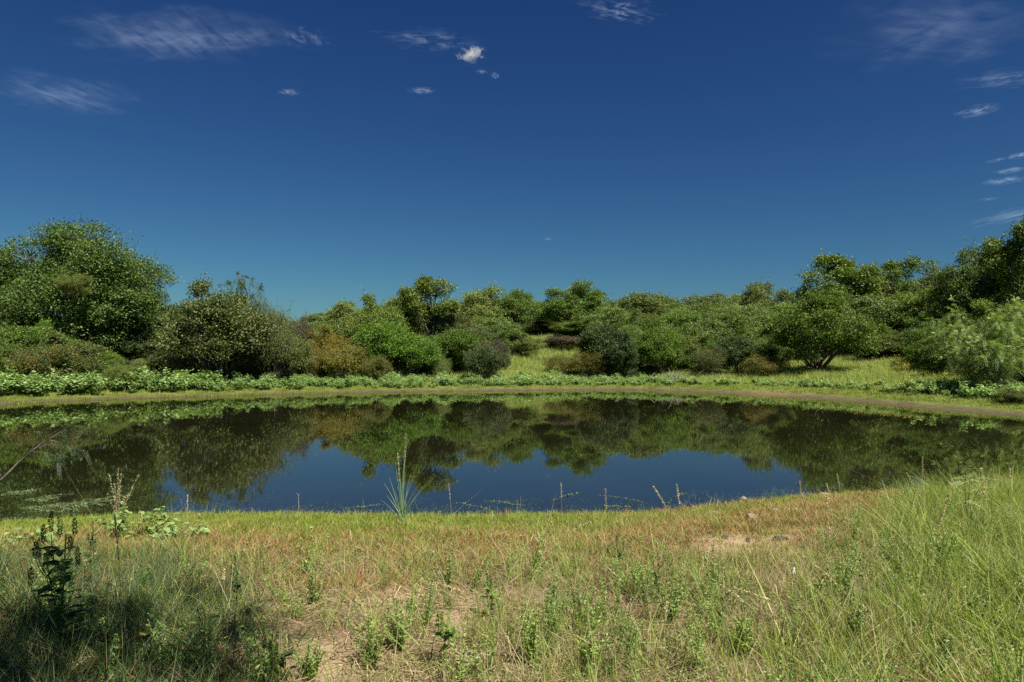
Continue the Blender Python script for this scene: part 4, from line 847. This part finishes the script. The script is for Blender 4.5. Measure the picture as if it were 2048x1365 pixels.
for a in [(20, 985, 60, 4, 'floating leafy raft at the left edge of the near water', 11), (100, 1012, 110, 4, 'long floating leafy raft before the near left shore', 12), (40, 1018, 120, 3, 'widest floating leafy raft close to the left shore', 13), (170, 1006, 70, 8, 'leafy raft ending at the beaded seed spikes', 14), (55, 1000, 60, 3, 'thin floating raft between the two wider left rafts', 15)]:
    creeper(*a[:5], seed=a[5], n=70, rows=6)
# dead twig standing in the water
e, k = single('dead_twig', 597, 1032, 'bare forked dead twig standing in the water left of centre', 'twig', water=True); S = Soup(); tube(S, [(0, 0, -.1), (.004, 0, .12), (0, 0, .24), (.003, 0, 42 / k)], .006, .003, 5)
for sg in (-1, 1): tube(S, [(.003, 0, 40 / k), (sg * .03, 0, 46 / k)], .003, .002, 4)
link('branch', S.mesh('branch', [M['deadwood']]), e)
e, k = single('dead_twig', 1035, 1030, 'short forked dead twig in the shallows below the level water stem', 'twig', water=True); S = Soup(); tube(S, [(0, 0, -.1), (.0, 0, .1), (-.01, 0, 30 / k)], .004, .003, 5); tube(S, [(0, 0, .05), (.04, 0, .12), (.05, 0, 38 / k)], .003, .002, 4); link('branch', S.mesh('branch', [M['deadwood']]), e)
# rocks
def rock(px, py, wpx, hpx, mat, label, name='rock', seed=0):
    X, Y, Z = at(px, py); k = F / Y; r = RS(int(px + py)); n_u, n_v = 14, 8; V = []
    ph = r.uniform(0, 6.28, 6)
    for j in range(n_v + 1):
        for i in range(n_u):
            th, la = 2 * PI * i / n_u, PI * j / n_v
            v = np.array([math.cos(th) * math.sin(la), math.sin(th) * math.sin(la), math.cos(la)]); q = 1 + .16 * math.sin(3 * v[0] + ph[0] + 2 * v[2]) + .12 * math.sin(5 * v[1] + ph[1]) + .07 * math.sin(9 * v[0] * v[1] + ph[2] + 4 * v[2])
            v = np.sign(v) * np.abs(v) ** .8; V.append(v * q * np.array([wpx / k / 2, wpx / k / 2.6, hpx / k * .75]))
    f = [[j * n_u + i, (j + 1) * n_u + i, (j + 1) * n_u + (i + 1) % n_u, j * n_u + (i + 1) % n_u] for j in range(n_v) for i in range(n_u)]
    o = link(name, build_mesh(name, V, [f], [M[mat]], smooth=True), loc=(X, Y, Z + hpx / k * .12)); tag(o, label, 'rock', 'rocks on the near shore'); return o
for a in [(1505, 1040, 28, 12, 'rock', 'widest pale flat rock on the brown right-hand bank'), (1548, 1024, 20, 8, 'rock', 'pale flat rock behind the widest one'), (1486, 1001, 13, 8, 'rock', 'small rounded rock at the water edge left of the point'), (1428, 1030, 14, 8, 'rock', 'small pale rock in the green grass of the right shore'),
          (1432, 1040, 12, 6, 'rock', 'lowest small pale rock in the green grass patch'), (1648, 992, 22, 7, 'rock', 'flat pale rock by the water on the grassy point'), (1594, 1022, 7, 6, 'white', 'tiny white stone on the brown point'), (1562, 1080, 26, 10, 'darkrock', 'widest charcoal-dark rock on the brown bank'),
          (1450, 1078, 12, 8, 'darkrock', 'dark stone left of the small dark pair'), (1424, 1070, 18, 7, 'darkrock', 'flat dark stone at the left end of the dark stones'), (1497, 1084, 9, 9, 'darkrock', 'upright dark stone between the pale and the widest dark rock'), (1732, 1072, 20, 9, 'darkrock', 'dark rock half hidden where the tall grass begins'),
          (1674, 1042, 18, 6, 'darkrock', 'dark sliver of rock right of the pale ones')]:
    rock(*a)
X, Y, Z = at(1588, 1152); S = Soup()
for j, (x0, y0, x1, y1, z) in enumerate([(-.04, -.012, .035, .012, .018), (-.01, .0, .02, .05, .05)]):
    r = RS(j); xs_, ys_ = np.linspace(x0, x1, 6), np.linspace(y0, y1, 4); V = [(a_, b_ * (1 if j == 0 else .5), z * (1 if j == 0 else (b_ - y0) / (y1 - y0) + .3) + r.normal(0, .004)) for b_ in ys_ for a_ in xs_]; S.add(V, [[q * 6 + i, q * 6 + i + 1, q * 6 + i + 7, q * 6 + i + 6] for q in range(3) for i in range(5)])
o = link('plastic_scrap', S.mesh('plastic_scrap', [M['white']]), loc=(X, Y, Z)); tag(o, 'small crumpled white scrap lying in the dry grass of the right bank', 'litter')
# grey brush pile on the far bank
Yb = 53.0; Xb = (1345 - 1024) / F * Yb; e = bpy.data.objects.new('brush_pile', None); C.objects.link(e); e.location = (Xb, Yb, G(Xb, Yb)); tag(e, 'pile of bare grey branches on the far bank above the pale weeds', 'brush pile')
for i in range(26):
    r = RS(300 + i); S = Soup(); a = r.uniform(0, 6.28); L = r.uniform(.6, 1.7); p = np.array([r.normal(0, .7), r.normal(0, .35), .05]); q = p + np.array([math.cos(a) * L * .7, math.sin(a) * L * .4, L * r.uniform(.2, .75)]); tube(S, bez(p, q, (p + q) / 2 + r.normal(0, .12, 3), 6), .03, .008, 5)
    m_ = (p + q) / 2; tube(S, bez(m_, m_ + r.normal(0, .35, 3) * [1, 1, .6] + [0, 0, .25], m_ + [0, 0, .1], 4), .014, .005, 4); link('branch', S.mesh('branch', [M['deadwood']]), e)
# fern-like mesquite sprig in the right grass
def sprig(px, py, label, tips, mat='feather'):
    e, k = single('mesquite_seedling', px, py, label, 'seedling'); S, W = Soup(), Soup(); r = RS(int(px))
    for dx, dy in tips:
        pts = bez((0, 0, 0), (dx / k, r.normal(0, .1), dy / k), (dx / k * .3, 0, dy / k * .8), 7); tube(W, pts, .004, .002, 4)
        for q in pts[2:]: fronds(S, np.repeat(q[None], 2, 0), np.array([[1, .2, .1], [-1, .3, .1]]) + r.normal(0, .3, (2, 3)), r, .13, 11, .007, .03)
    link('stem', W.mesh('stem', [M['bark']]), e); link('foliage', S.mesh('foliage', [M[mat]]), e)
sprig(1935, 1050, 'ferny mesquite sprout at the right above the tall grass', [(-25, 105), (10, 112), (30, 95), (45, 75)])

# mesquite just outside the left edge: shades the near left, one bough reaches into the picture
e = bpy.data.objects.new('mesquite_tree', None); C.objects.link(e); tx, ty = -5.9, 1.4; tz = G(tx, ty); e.location = (tx, ty, tz)
tag(e, 'mesquite with a bare dark bough reaching in over the water from the left edge', 'tree')
S, W = Soup(), Soup(); r = RS(77)
tube(W, bez((0, 0, -.2), (.3, .2, 2.0), (-.1, 0, 1.), 8), .14, .11, 8)
def bough(tipp, r0, n_tw=30, per=9, fine=1.):
    pts = limb(W, (.3, .2, 1.9), tipp, r0, .02, r, .08, 10, 6)
    for j in range(n_tw):
        b = pts[r.randint(3, 10)]; d = norm(np.array(r.normal(0, 1, 3)) * [1, 1, .5] + norm(np.array(tipp)) * .4); ln = r.uniform(.5, 1.3); tp = b + d * ln; tp[2] -= .2 * ln; tw = bez(b, tp, (b + tp) / 2 + [0, 0, .15], 6); tube(W, tw, .01, .003, 4)
        fronds(S, tw[r.randint(1, 6, per)] + r.normal(0, .04, (per, 3)), r.normal(0, 1, (per, 3)) + d, r, .26, 5, .045, .09)
for q in [(x_ + r.normal(0, .3), y_ + r.normal(0, .3), r.uniform(4.6, 5.5)) for x_ in (2.6, 3.6, 4.6, 5.6, 6.6) for y_ in (-1.6, -.5, .6)] + [(0, 1.0, 4.6), (-1.5, 0, 4.8), (1., -2., 4.6)]: bough(q, .05, 18, 10)
# the visible bough
Yb = 6.2
def pt(px, py, y=Yb): return np.array([(px - 1024) / F * y - tx, y - ty, CAMZ + (HOR - py) / F * y - tz])
p0 = pt(-260, 1060, 5.4); tube(W, bez((.1, .1, 1.0), p0, (.2, 1.5, 1.4), 8), .05, .02, 6)
main = np.concatenate([bez(p0, pt(5, 958), pt(-120, 1010, 5.8), 5)[:-1], [pt(5, 958), pt(38, 925), pt(70, 898), pt(95, 880), pt(120, 866), pt(150, 858)]]); tube(W, main, .018, .003, 6)
for (a, b_) in [((70, 898), (130, 850)), ((70, 898), (150, 882)), ((95, 880), (170, 905)), ((95, 880), (165, 862)), ((60, 905), (120, 912)), ((60, 905), (95, 850)), ((5, 958), (-30, 900)), ((110, 870), (150, 852)), ((100, 878), (118, 925))]:
    tw = bez(pt(*a), pt(*b_), (pt(*a) + pt(*b_)) / 2 + [0, 0, .03], 7); tube(W, tw, .003, .001, 4)
    for q in tw[2:]: fronds(S, np.repeat(q[None], 3, 0), np.tile(tw[-1] - tw[0], (3, 1)) * 3 + r.normal(0, .35, (3, 3)), r, .10, 10, .005, .022, t=np.full(3, .3))
link('trunk', W.mesh('mesquite_wood', [M['bark']], smooth=True), e); link('crown', S.mesh('mesquite_crown', [M['feather_dim']]), e)

# ------------------------------------------------------------------ clouds: real sheets and one puff high above
def cloud_mat(name, amount, sx, sy, rot, seed, contrast=(.45, .75), warp=.4):
    m, n, l = ntree(name)
    tc = n.new('ShaderNodeTexCoord'); mp = n.new('ShaderNodeMapping'); mp.inputs['Rotation'].default_value = (0, 0, rot); mp.inputs['Scale'].default_value = (sx, sy, 1); mp.inputs['Location'].default_value = (seed, seed * .7, 0)
    l.new(tc.outputs['Object'], mp.inputs['Vector']); nz = n.new('ShaderNodeTexNoise'); nz.inputs['Scale'].default_value = 1.0; nz.inputs['Detail'].default_value = 5; nz.inputs['Roughness'].default_value = .55; nz.inputs['Distortion'].default_value = warp
    l.new(mp.outputs[0], nz.inputs['Vector'])
    n2 = n.new('ShaderNodeTexNoise'); n2.inputs['Scale'].default_value = 2.2; n2.inputs['Detail'].default_value = 4; mp2 = n.new('ShaderNodeMapping'); mp2.inputs['Location'].default_value = (seed * 3, 5, 0); l.new(tc.outputs['Object'], mp2.inputs['Vector']); l.new(mp2.outputs[0], n2.inputs['Vector'])
    le = n.new('ShaderNodeVectorMath'); le.operation = 'LENGTH'; l.new(tc.outputs['Object'], le.inputs[0])
    ad = n.new('ShaderNodeMath'); ad.operation = 'MULTIPLY_ADD'; l.new(n2.outputs['Fac'], ad.inputs[0]); ad.inputs[1].default_value = 1.1; l.new(le.outputs['Value'], ad.inputs[2])
    fo = n.new('ShaderNodeMapRange'); fo.interpolation_type = 'SMOOTHSTEP'; l.new(ad.outputs[0], fo.inputs[0]); fo.inputs[1].default_value = 1.5; fo.inputs[2].default_value = .35; fo.inputs[3].default_value = 0; fo.inputs[4].default_value = 1
    n3 = n.new('ShaderNodeTexNoise'); n3.inputs['Scale'].default_value = 2.6; n3.inputs['Detail'].default_value = 6; n3.inputs['Roughness'].default_value = .58; n3.inputs['Distortion'].default_value = .8; mp3 = n.new('ShaderNodeMapping'); mp3.inputs['Scale'].default_value = (1.6, .8, 1); mp3.inputs['Location'].default_value = (seed * 1.7, 9, 0); l.new(tc.outputs['Object'], mp3.inputs['Vector']); l.new(mp3.outputs[0], n3.inputs['Vector'])
    av = n.new('ShaderNodeMix'); av.inputs[0].default_value = .55; l.new(nz.outputs['Fac'], av.inputs[2]); l.new(n3.outputs['Fac'], av.inputs[3])
    rr = n.new('ShaderNodeMapRange'); rr.interpolation_type = 'SMOOTHSTEP'; l.new(av.outputs[0], rr.inputs[0]); rr.inputs[1].default_value = contrast[0]; rr.inputs[2].default_value = contrast[1]
    mu = n.new('ShaderNodeMath'); mu.operation = 'MULTIPLY'; l.new(rr.outputs[0], mu.inputs[0]); l.new(fo.outputs[0], mu.inputs[1]); m2 = n.new('ShaderNodeMath'); m2.operation = 'MULTIPLY'; l.new(mu.outputs[0], m2.inputs[0]); m2.inputs[1].default_value = amount
    tp = n.new('ShaderNodeBsdfTransparent'); tr = n.new('ShaderNodeBsdfTranslucent'); tr.inputs['Color'].default_value = (.62, .76, .95, 1); mx = n.new('ShaderNodeMixShader'); o = n.new('ShaderNodeOutputMaterial')
    l.new(m2.outputs[0], mx.inputs[0]); l.new(tp.outputs[0], mx.inputs[1]); l.new(tr.outputs[0], mx.inputs[2]); l.new(mx.outputs[0], o.inputs[0])
    return m
def sheet(px, py, w, h, alt, mat, label, skew=0.0, group='thin clouds'):
    """a level sheet of cloud at altitude alt; skew tilts its long axis in plan"""
    up = HOR - py; Y = F * alt / up; Y0, Y1 = F * alt / (up + h / 2), F * alt / max(up - h / 2, 8); X = (px - 1024) / F * Y
    a = w / 2 / F * Y; b_ = (Y1 - Y0) / 2; N = 24; xs_, ys_ = np.linspace(-1, 1, N), np.linspace(-1, 1, 8); V = [(x_, y_, .03 * math.sin(3 * x_ + y_)) for y_ in ys_ for x_ in xs_]
    f = [[j * N + i, j * N + i + 1, (j + 1) * N + i + 1, (j + 1) * N + i] for j in range(7) for i in range(N - 1)]
    me = build_mesh('cloud', V, [f], [mat]); me.transform(Matrix(((1, 0, 0, 0), (skew, 1, 0, 0), (0, 0, 1, 0), (0, 0, 0, 1))) if False else Matrix.Identity(4))
    o = link('cloud', me, loc=(X, Y, alt), rz=skew); o.scale = (a, b_, 1.0); tag(o, label, 'cloud', group); return o
A = 900.
sheet(355, 72, 600, 130, A, cloud_mat('cirrus_a', .17, 12, 1.1, -.6, 2.0, (.28, .86)), 'longest feathery white cirrus band high at the upper left', skew=-.10)
sheet(610, 75, 130, 60, A, cloud_mat('cirrus_b', .12, 6, 1.5, -.7, 5.0, (.42, .75)), 'small wisp just right of the longest cirrus band')
sheet(130, 190, 340, 110, A, cloud_mat('cirrus_c', .12, 9, 1.2, -.9, 8.0, (.32, .84)), 'faint ragged cirrus at the left edge below the longest band', skew=-.3)
sheet(860, 78, 250, 60, A, cloud_mat('cirrus_d', .12, 2.2, 6, .12, 11., (.42, .72)), 'thin flat cirrus streak left of and above the puffy cloud', skew=.12)
sheet(1240, 20, 220, 70, A, cloud_mat('cirrus_e', .16, 1.4, 7, .2, 14., (.44, .70)), 'narrow slanting cirrus streak at the top right of centre', skew=.45)
sheet(1890, 60, 560, 210, A, cloud_mat('cirrus_f', .09, 2.2, 7, .5, 17., (.28, .86)), 'broad veil of combed cirrus in the upper right corner', skew=.25)
sheet(2010, 155, 220, 60, A, cloud_mat('cirrus_g', .11, 1.5, 6, -.25, 21., (.40, .72)), 'thin streak hanging below the upper right veil', skew=-.2)
def puffm(nm, am, seed): return cloud_mat(nm, am, 3.2, 1.8, 0, seed, (.38, .6), .8)
for i, (px, py, w, h, am, lb) in enumerate([(578, 183, 48, 14, .3, 'tiny lone puff in the blue left of centre'), (842, 180, 56, 14, .45, 'tiny double puff below the thin flat streak'), (963, 142, 26, 9, .4, 'speck of cloud right beneath the puffy cloud'), (990, 150, 20, 14, .35, 'slanting speck at the lower right of the puffy cloud'),
        (1957, 221, 76, 28, .34, 'soft small cloud at the right below the thin streak'), (2040, 310, 44, 16, .5, 'brightest small cloud touching the right edge'), (2022, 340, 56, 16, .4, 'small cloud below the brightest edge one'), (2008, 361, 74, 18, .45, 'lowest of the three small clouds stacked at the right edge'),
        (1976, 398, 34, 8, .25, 'faint little streak under the three stacked clouds'), (2030, 430, 110, 50, .22, 'soft slanting veil just above the tallest right oak'), (1992, 320, 28, 12, .3, 'little puff left of the brightest edge cloud'), (1096, 478, 22, 6, .2, 'faint speck low over the middle of the wood')]):
    sheet(px, py, w * 1.25, h * 1.3, A, puffm('puff_%d' % i, am * .38, 30 + 3 * i), lb, group='small clouds')
# the one solid little cumulus
m, n, l = ntree('cumulus'); tc = n.new('ShaderNodeTexCoord'); nz = n.new('ShaderNodeTexNoise'); nz.inputs['Scale'].default_value = 1.9; nz.inputs['Detail'].default_value = 3; nz.inputs['Roughness'].default_value = .6
l.new(tc.outputs['Object'], nz.inputs['Vector']); le = n.new('ShaderNodeVectorMath'); le.operation = 'LENGTH'; mp = n.new('ShaderNodeMapping'); mp.inputs['Scale'].default_value = (.62, .8, 1.25); l.new(tc.outputs['Object'], mp.inputs['Vector']); l.new(mp.outputs[0], le.inputs[0])
ad = n.new('ShaderNodeMath'); ad.operation = 'MULTIPLY_ADD'; l.new(nz.outputs['Fac'], ad.inputs[0]); ad.inputs[1].default_value = -2.4; l.new(le.outputs['Value'], ad.inputs[2])
fo = n.new('ShaderNodeMapRange'); l.new(ad.outputs[0], fo.inputs[0]); fo.inputs[1].default_value = -.55; fo.inputs[2].default_value = -.95; fo.inputs[3].default_value = 0; fo.inputs[4].default_value = .035
vo = n.new('ShaderNodeVolumePrincipled'); vo.inputs['Color'].default_value = (.95, .95, .95, 1); vo.inputs['Anisotropy'].default_value = .2; l.new(fo.outputs[0], vo.inputs['Density']); o = n.new('ShaderNodeOutputMaterial'); l.new(vo.outputs[0], o.inputs['Volume'])
S = Soup(); nu, nv = 20, 12; V = [(1.7 * math.cos(2 * PI * i / nu) * math.sin(PI * j / nv), math.sin(2 * PI * i / nu) * math.sin(PI * j / nv) * 1.2, .95 * math.cos(PI * j / nv)) for j in range(nv + 1) for i in range(nu)]
S.add(V, [[j * nu + i, (j + 1) * nu + i, (j + 1) * nu + (i + 1) % nu, j * nu + (i + 1) % nu] for j in range(nv) for i in range(nu)])
Yc = 2000.; o = link('cloud', S.mesh('cumulus', [m]), loc=((942 - 1024) / F * Yc, Yc, CAMZ + (HOR - 110) / F * Yc)); o.scale = (31, 31, 31); o.rotation_euler = (0, -.22, 0)
tag(o, 'only solid white puffy cloud, high above the middle of the pond', 'cloud', 'small clouds')
